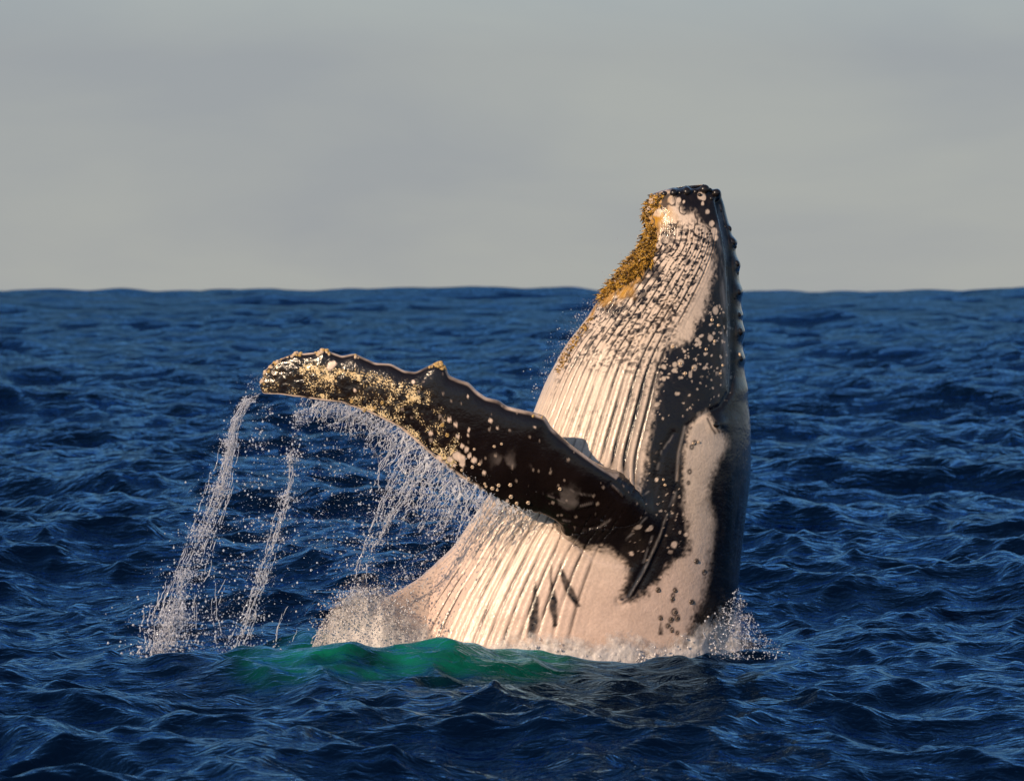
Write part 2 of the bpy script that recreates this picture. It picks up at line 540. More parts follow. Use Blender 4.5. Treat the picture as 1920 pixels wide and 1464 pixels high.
dwide = smooth(1296, 1312, px) * smooth(780, 830, py)
dark = grainy(soft_poly(qx, qy, back, 11), 3.0) * (1 - dwide) + grainy(soft_poly(px + .5 * wob2, qy, back, 14), 1.8) * dwide
eyepatch = zp([(880, 135), (830, 160), (790, 220), (775, 300), (768, 400), (762, 500), (770, 620), (830, 612), (880, 600), (890, 520), (920, 430), (940, 380), (985, 320), (980, 260), (940, 225), (905, 180)], 1000, 720, 2.711)
dark = dark * (1 - grainy(soft_poly(px + .7 * wob2, py + .7 * wob2, eyepatch, 7)) * (1 - dwide) - grainy(soft_poly(px + .5 * wob2, py + .5 * wob2, eyepatch, 11), 1.8) * dwide)
greyz = soft_poly(qx, qy, [(1290, 945), (1322, 940), (1334, 975), (1330, 1030), (1300, 1035), (1290, 990)], 12)
# nose: dark cap
nose = grainy(soft_poly(qx, qy, [(1250, 340), (1262, 372), (1280, 400), (1300, 396), (1318, 420), (1345, 440), (1380, 420), (1380, 340)], 9))
vein = np.abs(fbm(body_V * np.array([1, 1, .55]), 8, 3, 24) - .5)
nose = np.maximum(nose, smooth(.055, .015, vein) * smooth(470, 420, py) * smooth(1350, 1300, px) * .9)
dark = np.maximum(dark, nose)
# lip pale line
dark = dark * (1 - 0.55 * np.exp(-(poly_dist(px, py, [(1284, 800), (1272, 850), (1268, 900)], False) / 2.2) ** 2))
# pleat grooves pigmented: heavy near the dark flank, broken elsewhere
phn = NPL * TB / JB + 0.9 * (fbm(np.vstack([P0.reshape(-1, 3)]), 0.8, 2, 3) - 0.5)
frn = np.abs(phn - np.round(phn))
nb1 = fbm(body_V * np.array([1, 1, 0.35]), 7.0, 3, 31)
edge = smooth(0.50, 0.95, TB / JB) * smooth(1.03, 1.0, TB / JB) * smooth(640, 740, py) * smooth(1000, 900, py)
head = smooth(400, 460, py) * smooth(800, 560, py)
low = smooth(930, 1000, py)
gm = np.clip(np.exp(-(frn / (0.09 + 0.16 * edge * edge)) ** 2) * (0.10 + .5 * smooth(.40, .55, nb1) + 1.0 * edge * smooth(0.3, 0.45, nb1 + 0.2 * edge) + head * smooth(.38, .52, nb1) * 1.1 + 0.55 * low * smooth(.5, .65, nb1)), 0, 1) * pl_zone
# short cross ticks and flecks over the throat
warp = np.stack([fbm(body_V, 15, 2, 201) - .5, fbm(body_V, 15, 2, 202) - .5, fbm(body_V, 15, 2, 203) - .5], -1)
Pst = (body_V + .075 * warp) * np.array([1.0, 1.0, 1.5])
sp1 = spots(Pst, 13.0, 51, 0.85)
fleckd = smooth(400, 440, py) * smooth(900, 640, py) * smooth(1.0, 0.9, TB / JB) * smooth(.34, .5, fbm(body_V, 2.2, 2, 61) + 0.2 * head)
fl = smooth(0.46, 0.34, sp1) * fleckd * (0.55 + 0.45 * np.exp(-(frn / .3) ** 2))
sp2 = spots(Pst, 26.0, 57, 0.85)
fl2 = smooth(0.50, 0.36, sp2) * fleckd * smooth(850, 560, py)
chin = soft_poly(qx, qy, [(1120, 560), (1175, 515), (1210, 480), (1225, 420), (1255, 430), (1240, 500), (1215, 560), (1180, 590), (1130, 590)], 14) * smooth(.35, .6, fbm(body_V, 16, 2, 63)) * .85
darkm = np.clip(1 - (1 - dark) * (1 - gm) * (1 - fl) * (1 - fl2) * (1 - chin), 0, 1)
# three long dark scars and a wound cluster low on the belly
for poly in ([(1004, 1085), (1010, 1120), (1011, 1165), (1000, 1197), (988, 1195), (995, 1140)], [(1031, 1045), (1036, 1090), (1046, 1130), (1046, 1172), (1038, 1178), (1030, 1130)],
             [(1051, 1052), (1058, 1072), (1075, 1105), (1088, 1136), (1080, 1140), (1058, 1105), (1049, 1075)], [(1240, 1165), (1243, 1190), (1236, 1190)]):
    darkm = np.maximum(darkm, soft_poly(px + .5 * wob2, py, poly, 2.5) * (.78 + .3 * fbm(body_V, 30, 2, 65)))
# white blotches and scars on the dark skin
Pw = body_V + .055 * warp
wsp = np.minimum(spots(Pw, 12.5, 71, 0.5), spots(Pw, 24, 72, .5))
wz_ = soft_poly(px, py, [(1228, 655), (1290, 640), (1330, 575), (1365, 560), (1372, 640), (1360, 700), (1290, 705), (1235, 720)], 10)
wsm = smooth(.34, .26, wsp) * wz_
wsp2 = np.minimum(spots(Pw, 9.0, 75, 0.25), spots(Pw, 25, 76, .35))
wsm = np.maximum(wsm, smooth(.30, .22, wsp2) * soft_poly(px, py, [(1225, 690), (1370, 690), (1372, 740), (1270, 790), (1215, 860), (1180, 1030), (1230, 1060), (1300, 1000), (1330, 900), (1225, 900)], 10) * .8)
for (a, b, r) in [(1313, 367, 6), (1318, 369, 5), (1273, 375, 4), (1282, 378, 3), (1327, 397, 5), (1317, 382, 3), (1334, 419, 5), (1339, 433, 5), (1342, 447, 4), (1342, 582, 6), (1332, 634, 5), (1260, 648, 5), (1276, 680, 6), (1265, 683, 5), (1302, 689, 5), (1245, 710, 4),
                  (1264, 1021, 6), (1184, 1037, 4), (1287, 1002, 3), (1331, 889, 3), (1231, 899, 3)]:
    wsm = np.maximum(wsm, smooth(r * 1.2, r * .7, np.hypot(px - a, (py - b) * .85) + .45 * wob2))
ringm = 0
for (a, b, r) in [(1234, 1105, 4), (1266, 1106, 4), (1262, 1116, 4), (1261, 1125, 3), (1299, 1128, 3), (1239, 1158, 4), (1265, 1147, 7), (1270, 1158, 6), (1258, 1162, 5), (1252, 1173, 4), (1260, 1180, 4), (1270, 1186, 3), (1306, 1052, 4), (1321, 1073, 5), (1303, 830, 4), (1297, 838, 4), (1293, 884, 4), (1291, 905, 3)]:
    d = np.hypot(px - a, (py - b) * .8)
    ringm = np.maximum(ringm, np.exp(-((d - r * .7) / 1.8) ** 2))
darkm = np.maximum(darkm, ringm * .9)
# eye lids: dark wrinkles
for A in (zp([(930, 165), (945, 190), (940, 215)], 1000, 720, 2.711), zp([(885, 175), (905, 220), (925, 250)], 1000, 720, 2.711), zp([(905, 160), (920, 200), (945, 245)], 1000, 720, 2.711)):
    darkm = np.maximum(darkm, .85 * np.exp(-(poly_dist(px, py, A, False) / 2.3) ** 2))
darkm = darkm * (1 - wsm * .92)
darkm = np.maximum(darkm * (1 - .62 * greyz), 0)
pn = fbm(body_V, 2.0, 4, 81)[:, None]
pinkz = smooth(900, 1150, py)[:, None] * .6 + .25 * pn
base = PALE * (1 - pinkz) + PINK * pinkz
base = base * (0.88 + .22 * fbm(body_V, 9, 3, 83)[:, None])
# golden diatom film on throat and chin
goldm = soft_poly(qx, qy, [(1190, 470), (1215, 400), (1235, 350), (1262, 350), (1250, 400), (1238, 440), (1220, 500), (1170, 560), (1120, 580), (1080, 620), (1040, 690), (1020, 690), (1060, 610), (1120, 540)], 10) * smooth(.35, .55, fbm(body_V, 11, 3, 85))
goldm = goldm * .8 + .35 * smooth(.55, .7, fbm(body_V, 5, 3, 86)) * smooth(750, 520, py) * smooth(1.0, .3, TB / JB)
dk = DARK * (0.7 + .9 * fbm(body_V, 6, 4, 87)[:, None]) * np.array([1.0, .98, .98])
mott = smooth(.5, .72, fbm(body_V * np.array([1.6, 1.6, .7]), 5.5, 4, 221))
dk = dk + (.011 * mott)[:, None] * np.array([1.0, .78, .62])
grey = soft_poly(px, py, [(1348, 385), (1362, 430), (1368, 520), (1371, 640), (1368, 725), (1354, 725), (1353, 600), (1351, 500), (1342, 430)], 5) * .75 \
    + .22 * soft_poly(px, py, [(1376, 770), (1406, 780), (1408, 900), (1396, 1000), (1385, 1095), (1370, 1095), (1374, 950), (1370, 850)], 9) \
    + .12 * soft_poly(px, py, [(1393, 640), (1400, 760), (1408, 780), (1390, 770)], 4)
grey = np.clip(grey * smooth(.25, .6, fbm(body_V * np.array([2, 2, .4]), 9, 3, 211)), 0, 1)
dk = dk * (1 - grey[:, None]) + np.array([.15, .155, .17]) * grey[:, None]  # sky sheen on the right-facing jaw and flank, painted as grey skin
# lit creases painted as pale lines on the dark skin round the flipper's root
crease_lit = 0
for A in ([(1545, 920), (1525, 980), (1500, 1050)], [(1590, 1100), (1510, 1190), (1440, 1270)], [(1640, 1240), (1600, 1350), (1570, 1440)], [(1480, 910), (1560, 935), (1610, 900)], [(1560, 1000), (1590, 1060)]):
    crease_lit = np.maximum(crease_lit, np.exp(-(poly_dist(px + .25 * wob2, py, zp(A, 820, 700, 4.067), False) / 1.7) ** 2))
for A in ([(1262, 930), (1235, 1010), (1205, 1075), (1180, 1118)], [(1240, 845), (1232, 880)], [(1262, 815), (1245, 840)], [(1275, 850), (1270, 900), (1262, 945)]):
    crease_lit = np.maximum(crease_lit, .7 * np.exp(-(poly_dist(px + .25 * wob2, py, A, False) / 1.8) ** 2))
crease_lit = crease_lit * smooth(.35, .6, fbm(body_V, 14, 2, 213))
dk = dk + (.16 * crease_lit)[:, None] * np.array([1, .9, .85])
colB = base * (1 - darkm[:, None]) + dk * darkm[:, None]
goldm = goldm * (1 - nose)
colB = colB * (1 - goldm[:, None]) + np.array([.42, .22, .035]) * goldm[:, None]
rghB = 0.24 - .18 * darkm + .15 * goldm

# flipper colour, ridge highlights painted in
px, py = unpix(flip_V)
fc, fs = flip_c.ravel(), flip_s.ravel()
fden = fbm(flip_V, 5, 3, 91)
g1 = fbm(flip_V, 38, 2, 92)
g2 = fbm(flip_V, 16, 3, 93)
gold_d = soft_poly(px, py, [(496, 690), (560, 676), (640, 690), (700, 700), (760, 712), (806, 728), (830, 770), (856, 800), (870, 850), (858, 885), (800, 840), (740, 792), (640, 752), (560, 742), (492, 735)], 10)
band = np.exp(-(poly_dist(px, py, [(560, 685), (640, 697), (700, 708), (760, 728), (800, 752)], False) / 12) ** 2) + .9 * np.exp(-(poly_dist(px, py, [(600, 745), (690, 765), (760, 800), (810, 845), (850, 872)], False) / 9) ** 2)
gm = gold_d * smooth(.60, .72, g1 * .75 + g2 * .25 + .16 * band + .12 * (fden - .5) - .02)
film = gold_d * smooth(.35, .75, g2) * .6
rim = smooth(.05, .02, np.abs(fc)) * (fs < .86) * np.clip(.15 + 2.2 * (fbm(flip_V, 6, 3, 94) - .3), .12, 1)
trail = smooth(.955, .985, np.abs(fc)) * (fs < .62) * smooth(.3, .6, g2 + .3 * gold_d)
scar_highlight = smooth(.60, .72, fbm(flip_V * np.array([1, 1, 1.0]), 5.5, 4, 95)) * soft_poly(px, py, [(930, 850), (1000, 860), (1030, 900), (1100, 930), (1090, 960), (1000, 950), (930, 890)], 20) * .10
disc = 0
Z4 = [(405, 360, 16), (460, 415, 10), (355, 757, 15), (533, 972, 13), (92, 352, 18), (137, 390, 15), (155, 480, 14), (190, 553, 17), (222, 580, 18), (245, 627, 16), (95, 655, 22), (280, 662, 22), (150, 630, 34), (185, 650, 30), (190, 690, 22), (10, 650, 25), (130, 700, 12), (232, 175, 9), (742, 408, 9), (240, 430, 12), (238, 470, 10)]
for (a, b, r) in Z4:
    disc = np.maximum(disc, smooth(r / 4.067 * 1.15, r / 4.067 * .8, np.hypot(px - 820 - a / 4.067, py - 700 - b / 4.067) + 2.0 * (g1 - .5)))
for (a, b, r) in [(620, 250, 26), (610, 262, 22), (640, 235, 18), (1213, 368, 14), (790, 430, 10), (1340, 740, 16), (1475, 640, 15), (1520, 680, 14)]:
    disc = np.maximum(disc, smooth(r / 3.85 * 1.15, r / 3.85 * .8, np.hypot(px - 460 - a / 3.8525, py - 620 - b / 3.8525) + 1.5 * (g1 - .5)))
fsp = smooth(.3, .2, spots(flip_V, 17, 97, .25)) * .55 * smooth(700, 780, px)
pal = np.clip(np.maximum.reduce([rim, trail * .8, disc, fsp * .6]), 0, 1)
colF = DARK * np.array([1.05, .9, .8]) * (0.7 + .9 * fden[:, None])
colF = colF * (1 - film[:, None]) + np.array([.036, .020, .005]) * film[:, None]
for A in ([(850, 930), (960, 985), (1080, 1015), (1180, 990)], [(1340, 855), (1380, 890), (1410, 930)], [(960, 1120), (1010, 1128)], [(1100, 1200), (1220, 1180), (1330, 1110)], [(1000, 880), (1090, 920), (1170, 930)]):
    scar_highlight = np.maximum(scar_highlight, .13 * np.exp(-(poly_dist(px + 3 * (g2 - .5), py, zp(A, 820, 700, 4.067), False) / 1.6) ** 2) * smooth(.3, .55, g2))  # highlights along the tendon ridges, painted as pale lines
colF = colF + scar_highlight[:, None] * np.array([1, .85, .8])
colF = colF * (1 - pal[:, None]) + np.array([.72, .56, .46]) * pal[:, None]
rghF = .05 + .18 * pal
goldF = gold_d * np.clip(.06 + .52 * band + 1.5 * (g2 - .5) + .9 * (fden - .5), 0, 1) * (1 - pal)
colA = (PINK * .5 + PALE * .5) * (.85 + .25 * fbm(far_V, 6, 3, 99)[:, None])
rghA = np.full(len(far_V), .3)


def whale_material():
    m, t, b, out = new_mat('whale_skin')
    a = nd(t, 'ShaderNodeAttribute', attribute_name='pigment_sheen')
    r = nd(t, 'ShaderNodeAttribute', attribute_name='rough')
    g = nd(t, 'ShaderNodeAttribute', attribute_name='diatom_glints')
    co = nd(t, 'ShaderNodeTexCoord')
    n1 = nd(t, 'ShaderNodeTexNoise', i_Scale=38.0, i_Detail=4.0, i_Roughness=0.6)
    n2 = nd(t, 'ShaderNodeTexNoise', i_Scale=7.0, i_Detail=3.0, i_Roughness=0.6)
    n3 = nd(t, 'ShaderNodeTexNoise', i_Scale=62.0, i_Detail=3.0, i_Roughness=0.65)
    for n in (n1, n2, n3):
        t.links.new(co.outputs['Object'], n.inputs['Vector'])
    # fine mottling of the skin
    mr = nd(t, 'ShaderNodeMapRange', i_From_Min=.3, i_From_Max=.6, i_To_Min=.86, i_To_Max=1.04)
    t.links.new(n1.outputs['Fac'], mr.inputs['Value'])
    mu = nd(t, 'ShaderNodeMix', data_type='RGBA', blend_type='MULTIPLY')
    mu.inputs[0].default_value = 1.0
    t.links.new(a.outputs['Color'], mu.inputs[6]); t.links.new(mr.outputs[0], mu.inputs[7])
    # sun glints painted as golden specks, more where the diatom film is dense
    s1 = nd(t, 'ShaderNodeMath', operation='MULTIPLY_ADD')
    s1.inputs[1].default_value = .34
    t.links.new(g.outputs['Fac'], s1.inputs[0]); t.links.new(n3.outputs['Fac'], s1.inputs[2])
    sm = nd(t, 'ShaderNodeMapRange', i_From_Min=.64, i_From_Max=.70, i_To_Min=0.0, i_To_Max=1.0)
    t.links.new(s1.outputs[0], sm.inputs['Value'])
    gt = nd(t, 'ShaderNodeMath', operation='GREATER_THAN')
    gt.inputs[1].default_value = .03
    t.links.new(g.outputs['Fac'], gt.inputs[0])
    gm_ = nd(t, 'ShaderNodeMath', operation='MULTIPLY')
    t.links.new(sm.outputs[0], gm_.inputs[0]); t.links.new(gt.outputs[0], gm_.inputs[1])
    gc = nd(t, 'ShaderNodeMix', data_type='RGBA')
    gc.inputs[6].default_value = (.55, .33, .09, 1); gc.inputs[7].default_value = (.92, .80, .55, 1)
    t.links.new(n1.outputs['Fac'], gc.inputs[0])
    mx = nd(t, 'ShaderNodeMix', data_type='RGBA')
    t.links.new(gm_.outputs[0], mx.inputs[0]); t.links.new(mu.outputs[2], mx.inputs[6]); t.links.new(gc.outputs[2], mx.inputs[7])
    t.links.new(mx.outputs[2], b.inputs['Base Color'])
    ad = nd(t, 'ShaderNodeMath', operation='MULTIPLY_ADD')
    ad.inputs[1].default_value = 1.3
    t.links.new(n2.outputs['Fac'], ad.inputs[0]); t.links.new(n1.outputs['Fac'], ad.inputs[2])
    ad2 = nd(t, 'ShaderNodeMath', operation='MULTIPLY_ADD')
    ad2.inputs[1].default_value = 1.2
    t.links.new(gm_.outputs[0], ad2.inputs[0]); t.links.new(ad.outputs[0], ad2.inputs[2])
    bp = nd(t, 'ShaderNodeBump', i_Strength=0.4, i_Distance=0.010)
    t.links.new(ad2.outputs[0], bp.inputs['Height'])
    t.links.new(bp.outputs[0], b.inputs['Normal'])
    rr = nd(t, 'ShaderNodeMath', operation='MULTIPLY_ADD')
    rr.inputs[1].default_value = 0.14
    t.links.new(n1.outputs['Fac'], rr.inputs[0]); t.links.new(r.outputs['Fac'], rr.inputs[2])
    t.links.new(rr.outputs[0], b.inputs['Roughness'])
    b.inputs['IOR'].default_value = 1.40
    b.inputs['Coat Weight'].default_value = .55
    b.inputs['Coat Roughness'].default_value = .08
    b.inputs['Coat IOR'].default_value = 1.33
    t.links.new(bp.outputs[0], b.inputs['Coat Normal'])
    return m


whale = bpy.data.objects.new('humpback_whale', None)
scene.collection.objects.link(whale)
whale['label'] = 'breaching humpback whale with pleated pale throat and raised dark flipper'
whale['category'] = 'whale'
nBv, nFv = len(body_V), len(flip_V)
ring0 = list(range(NT)); ring1 = list(range(nBv - NT, nBv))
V = np.vstack([body_V, flip_V, far_V])
F = np.vstack([body_F, flip_F + nBv, far_F + nBv + nFv])
c0 = body_V[:NT].mean(0); c0[2] += .01
V, F = add_cap(V, F, ring0[::-1], c0)
V, F = add_cap(V, F, ring1, body_V[-NT:].mean(0))
tipF = flip_V[:NC].mean(0); V, F = add_cap(V, F, [nBv + i for i in range(NC)], tipF)
skin = whale_material()
body = mesh_obj('body', V, F, skin, whale)
extra = np.array([[.02, .016, .015], [.7, .6, .55], [.6, .5, .4]])
color_attr(body, 'pigment_sheen', np.clip(np.vstack([colB, colF, colA, extra]), 0, 1))
float_attr(body, 'rough', np.concatenate([rghB, rghF, rghA, [.3, .3, .3]]))
float_attr(body, 'diatom_glints', np.concatenate([np.zeros(nBv), goldF, np.zeros(len(far_V) + 3)]))

# ------------------------------------------------------------------ the sea: one sheet to the horizon, fine near the whale
CREST = np.array([(100, 0), (300, .06), (390, .15), (480, .22), (620, .30), (720, .285), (830, .33), (920, .25), (1050, .07), (1150, .02), (1240, .06), (1275, .10), (1340, .06), (1450, .03), (1700, 0)], float)


def swell(x, y):
    """the hump of water pushed up before the whale"""
    p = 960 + x / (K * .955)
    h = np.interp(p, CREST[:, 0], CREST[:, 1])
    h = h * .5 + .25 * (np.interp(p - 25, CREST[:, 0], CREST[:, 1]) + np.interp(p + 25, CREST[:, 0], CREST[:, 1]))
    yc = -1.85 + .12 * np.sin(x * 1.3)
    s = np.where(y < yc, .95, .75)
    return h * np.exp(-((y - yc) / s) ** 2)


def dist_steps(d0, segs):
    d = [d0]
    for lim, c in segs:
        while d[-1] < lim:
            d.append(d[-1] * (1 + c))
    return np.array(d)


dd = dist_steps(2.0, [(26, .03), (62, .0016), (110, .0026), (400, .0032), (1200, .0042), (2000, .008), (9000, .025)])
th = np.concatenate([-np.radians(np.geomspace(9.2, 60, 26))[::-1], np.radians(np.linspace(-9, 9, 520)), np.radians(np.geomspace(9.2, 60, 26))])
TH, DD = np.meshgrid(np.tan(th), dd)
gx = (TH * DD).ravel()
gy = (DD + CAM_Y).ravel()
gd_ = DD.ravel()
# near the whale the sheet is kept calmer so that its own wave reads
calm = 1 - .8 * np.exp(-((gx / 4.0) ** 2 + ((gy + 1.0) / 2.3) ** 2))
calm_long = 1 - np.exp(-((gx / 9.0) ** 4 + ((gy + 1.0) / 6.0) ** 4))
rs = np.random.default_rng(23)
nw = 210
lam = np.exp(rs.uniform(math.log(.22), math.log(60.0), nw))
lam.sort()
lam = lam[::-1]
main = math.radians(-118)                                 # waves run towards the camera and a little left
unres = np.zeros_like(gx); hx = np.zeros_like(gx); hy = np.zeros_like(gx); hz = np.zeros_like(gx)
rowstep = np.interp(gd_, dd, np.gradient(dd))
for i, L in enumerate(lam):
    spread = .5 if L > 8 else (.8 if L > 1.5 else 1.05)
    a_ = main + rs.normal(0, spread)
    kx, ky = math.cos(a_), math.sin(a_)
    kk = 2 * math.pi / L
    slope = np.interp(math.log(L), [math.log(.22), math.log(.5), math.log(1.2), math.log(2.5), math.log(5), math.log(9), math.log(60)], [.032, .044, .047, .042, .031, .018, .010]) * rs.uniform(.5, 1.4)
    A = slope / kk
    ok = rowstep < L * .42
    unres += slope ** 2 / 2 * (1 - np.clip((L * .42 - rowstep) / (L * .15), 0, 1))
    n_ok = int(ok.sum())
    if n_ok == 0:
        continue
    idx = slice(0, len(gx)) if n_ok == len(gx) else np.where(ok)[0]
    X, Y = gx[idx], gy[idx]
    w = np.clip((L * .42 - rowstep[idx]) / (L * .15), 0, 1)
    if L > 1.2:
        w = w * (calm_long[idx] if L > 4 else calm[idx])
    phs = kk * (kx * X + ky * Y) + rs.uniform(0, 6.283)
    s_, c_ = np.sin(phs), np.cos(phs)
    hz[idx] += A * w * c_
    q = .95 if L > .5 else .6
    hx[idx] -= q * A * w * kx * s_
    hy[idx] -= q * A * w * ky * s_
# the whale and the boat lie in the trough of a long ocean swell
far_ = smooth(110, 600, gd_)
hz += 2.2 * far_
for L, A, a_ in ((95, .5, -100), (130, .55, -78), (72, .3, -125), (58, .25, -60), (33, .22, -70), (25, .2, -110), (18, .15, -95), (21, .14, -55), (14, .11, -130)):
    kk = 2 * math.pi / L
    phs = kk * (math.cos(math.radians(a_)) * gx + math.sin(math.radians(a_)) * gy) + rs.uniform(0, 6.283)
    hz += A * np.cos(phs) * far_
sh = swell(gx, gy)
sea_V = np.stack([gx + hx, gy + hy, hz + sh], -1)
sea_F = grid_faces(len(dd), len(th))
sea = mesh_obj('sea', sea_V, sea_F, sea_material())
sea['kind'] = 'structure'
float_attr(sea, 'unresolved', np.sqrt(unres))                  # slope of the waves finer than the sheet: the material carries it
# how thin the water lies over the white far flipper: tints the water, pale bottom showing through
SX = np.array([3.0, 1.0, 1.0])
tree_a = bvh(far_V * SX, far_F)
shallow = np.zeros(len(gx))
cand = np.where((gx > -4.2) & (gx < 1.2) & (gy > -5.0) & (gy < 2))[0]
for i in cand:
    loc, nn, _, d = tree_a.find_nearest(Vector(sea_V[i] * SX), 3.2)
    if loc is not None:
        shallow[i] = d
shallow[cand] = np.where(shallow[cand] > 0, np.exp(-(shallow[cand] / 2.35) ** 5), 0)
shallow *= np.clip(-.25 + 2.2 * fbm(sea_V * np.array([1, 1, 3.0]), 2.2, 4, 5), 0.08, 1.1)
float_attr(sea, 'shallow', np.clip(shallow, 0, 1))

# ------------------------------------------------------------------ what grows on the whale
dg = bpy.context.evaluated_depsgraph_get()
dg.update()
tree_w = BVHTree.FromObject(body, dg)
CAMP = Vector((0, CAM_Y, CAM_Z))


def hit(a, b):
    """where the line of sight through a photo pixel meets the whale's skin"""
    d = Vector(pix(a, b, 0.0)) - CAMP
    loc, nn, _, _ = tree_w.ray_cast(CAMP, d.normalized())
    return loc, nn


def barnacle_mesh(name, mat, h=.75, hole=.38):
    prof = [(1.0, -.25), (.98, .05), (.80, h * .6), (.62, h), (.50, h * .98), (hole, h * .55), (hole * .7, h * .3), (0.001, h * .28)]
    n = 12
    V = []
    for k, (r, z) in enumerate(prof):
        for i in range(n):
            a = 2 * math.pi * i / n
            rr = r * (1 + .10 * math.cos(6 * a) * (k < 4))
            V.append((rr * math.cos(a), rr * math.sin(a), z))
    F = grid_faces(len(prof), n, True)
    return mesh_obj(name, np.array(V), F, mat, link=False).data


def simple_mat(name, col, rough, noise=None, bump=0.0, spec=0.5):
    m, t, b, out = new_mat(name)
    b.inputs['Roughness'].default_value = rough
    co = nd(t, 'ShaderNodeTexCoord')
    n = nd(t, 'ShaderNodeTexNoise', i_Scale=noise or 8.0, i_Detail=4.0)
    t.links.new(co.outputs['Object'], n.inputs['Vector'])
    r = nd(t, 'ShaderNodeValToRGB')
    r.color_ramp.elements[0].position = .3; r.color_ramp.elements[1].position = .72
    r.color_ramp.elements[0].color = tuple(c * .55 for c in col) + (1,)
    r.color_ramp.elements[1].color = tuple(min(1, c * 1.25) for c in col) + (1,)
    t.links.new(n.outputs['Fac'], r.inputs[0]); t.links.new(r.outputs[0], b.inputs['Base Color'])
    if bump:
        bp = nd(t, 'ShaderNodeBump', i_Strength=.8, i_Distance=bump)
        t.links.new(n.outputs['Fac'], bp.inputs['Height']); t.links.new(bp.outputs[0], b.inputs['Normal'])
    return m


bm_pale = barnacle_mesh('barnacle', simple_mat('barnacle_shell', (.62, .47, .33), .35, 3.0))
bm_gold = barnacle_mesh('barnacle_gold', simple_mat('barnacle_golden', (.50, .33, .12), .35, 3.0))
bm_dark = barnacle_mesh('barnacle_dark', simple_mat('barnacle_dark', (.10, .07, .05), .35, 3.0), h=.5)


def place(me, loc, nn, r, name='barnacle', sink=0.0):
    o = bpy.data.objects.new(name, me)
    scene.collection.objects.link(o)
    o.parent = whale
    o.location = Vector(loc) - Vector(nn) * sink
    q = Vector(nn).to_track_quat('Z', 'Y')
    e = q.to_euler()
    o.rotation_euler = e
    o.scale = (r, r * random.uniform(.85, 1.1), r * random.uniform(.8, 1.1))
    return o


rings = zp([(435, 557), (490, 538), (282, 578), (322, 692), (268, 714), (187, 738), (240, 803), (362, 842), (372, 862), (420, 876), (468, 853), (458, 890), (557, 850), (935, 881), (562, 940), (606, 990), (693, 985), (40, 393), (77, 470)], 820, 700, 4.067)
rings += zp([(1425, 682), (1460, 755), (940, 555), (770, 510), (860, 575), (990, 520)], 460, 620, 3.8525)
for (a, b) in rings:
    loc, nn = hit(a, b)
    if loc:
        place(bm_pale if a > 840 else bm_gold, loc, nn, random.uniform(.014, .024))
for (a, b) in [(1247, 909), (1244, 899), (1300, 831), (1310, 829), (1276, 682), (1262, 650), (1285, 700), (1340, 640), (1351, 700), (1355, 685), (1300, 690), (1324, 655), (1335, 600), (1347, 610), (1387, 665)]:
    loc, nn = hit(a, b)
    if loc:
        place(bm_pale, loc, nn, random.uniform(.014, .022))
for (a, b) in [(1266, 1147), (1259, 1160), (1270, 1158), (1254, 1172), (1260, 1183), (1234, 1106), (1239, 1159), (1266, 1107), (1261, 1122), (1320, 1070), (1306, 1052), (1296, 1128)]:
    loc, nn = hit(a, b)
    if loc:
        place(bm_dark, loc, nn, random.uniform(.016, .027))
# crowded along the flipper's leading edge
lead = [(492, 715, 4, 6), (493, 703, 4, 5), (500, 691, 4, 6), (509, 682, 5, 6), (518, 676, 5, 7), (524, 673, 3, 5), (552, 662, 5, 6), (561, 661, 4, 6), (540, 668, 3, 4), (600, 657, 5, 7), (608, 654, 5, 8), (615, 659, 4, 6), (594, 661, 3, 5), (664, 664, 4, 6), (670, 667, 2, 4), (806, 688, 3, 5), (815, 682, 4, 7), (823, 680, 5, 8), (831, 685, 4, 6), (1002, 775, 3, 5), (1012, 778, 3, 5)]
for (a, b, n, r) in lead:
    for k in range(n):
        aa, bb = a + random.uniform(-5, 5), b + random.uniform(-1, 6)
        loc, nn = hit(aa, bb)
        if not loc:
            bb += 5
            loc, nn = hit(aa, bb)
        if loc:
            nn = (Vector(nn) * .6 + Vector((0, -.1, .8))).normalized()
            place(bm_gold if a > 790 or random.random() < .3 else bm_pale, loc, nn, r * K * random.uniform(.35, .62), sink=.004)


def knob_mesh():
    bm = bmesh.new()
    bmesh.ops.create_icosphere(bm, subdivisions=3, radius=1)
    for v in bm.verts:
        p = np.array([v.co[:]])
        v.co *= 0.9 + .28 * float(fbm(p + 7, 1.7, 2, 3)[0])
    me = bpy.data.meshes.new('tubercle')
    bm.to_mesh(me); bm.free()
    for p in me.polygons:
        p.use_smooth = True
    me.materials.append(simple_mat('tubercle_skin', (.014, .011, .011), .28, 3.0))
    return me


knob = knob_mesh()
for (a, b, r) in [(1321, 355, 9), (1343, 362, 8), (1288, 359, 7), (1263, 362, 7), (1304, 359, 5), (1331, 357, 5), (1275, 362, 4), (1246, 364, 5), (1334, 372, 4), (1312, 366, 4), (1369, 428, 5), (1376, 452, 7), (1379, 463, 4), (1383, 494, 6), (1384, 512, 4), (1387, 548, 7), (1387, 590, 5), (1389, 622, 7), (1390, 672, 6), (1352, 395, 3), (1361, 425, 3)]:
    aa, bb = a, b
    for _ in range(12):
        loc, nn = hit(aa, bb)
        if loc:
            break
        aa -= 1.0; bb += 1.0
    if loc:
        place(knob, loc, nn, r * K, 'tubercle', sink=r * K * (.05 if b < 375 else .5))
eye_m = simple_mat('eye_surface', (.012, .009, .008), .06, 2.0)
bme = bmesh.new()
bmesh.ops.create_uvsphere(bme, u_segments=20, v_segments=12, radius=1)
for v in bme.verts:
    v.co.z *= .55
me = bpy.data.meshes.new('eye'); bme.to_mesh(me); bme.free(); me.materials.append(eye_m)
for p in me.polygons:
    p.use_smooth = True
loc, nn = hit(1343, 796)
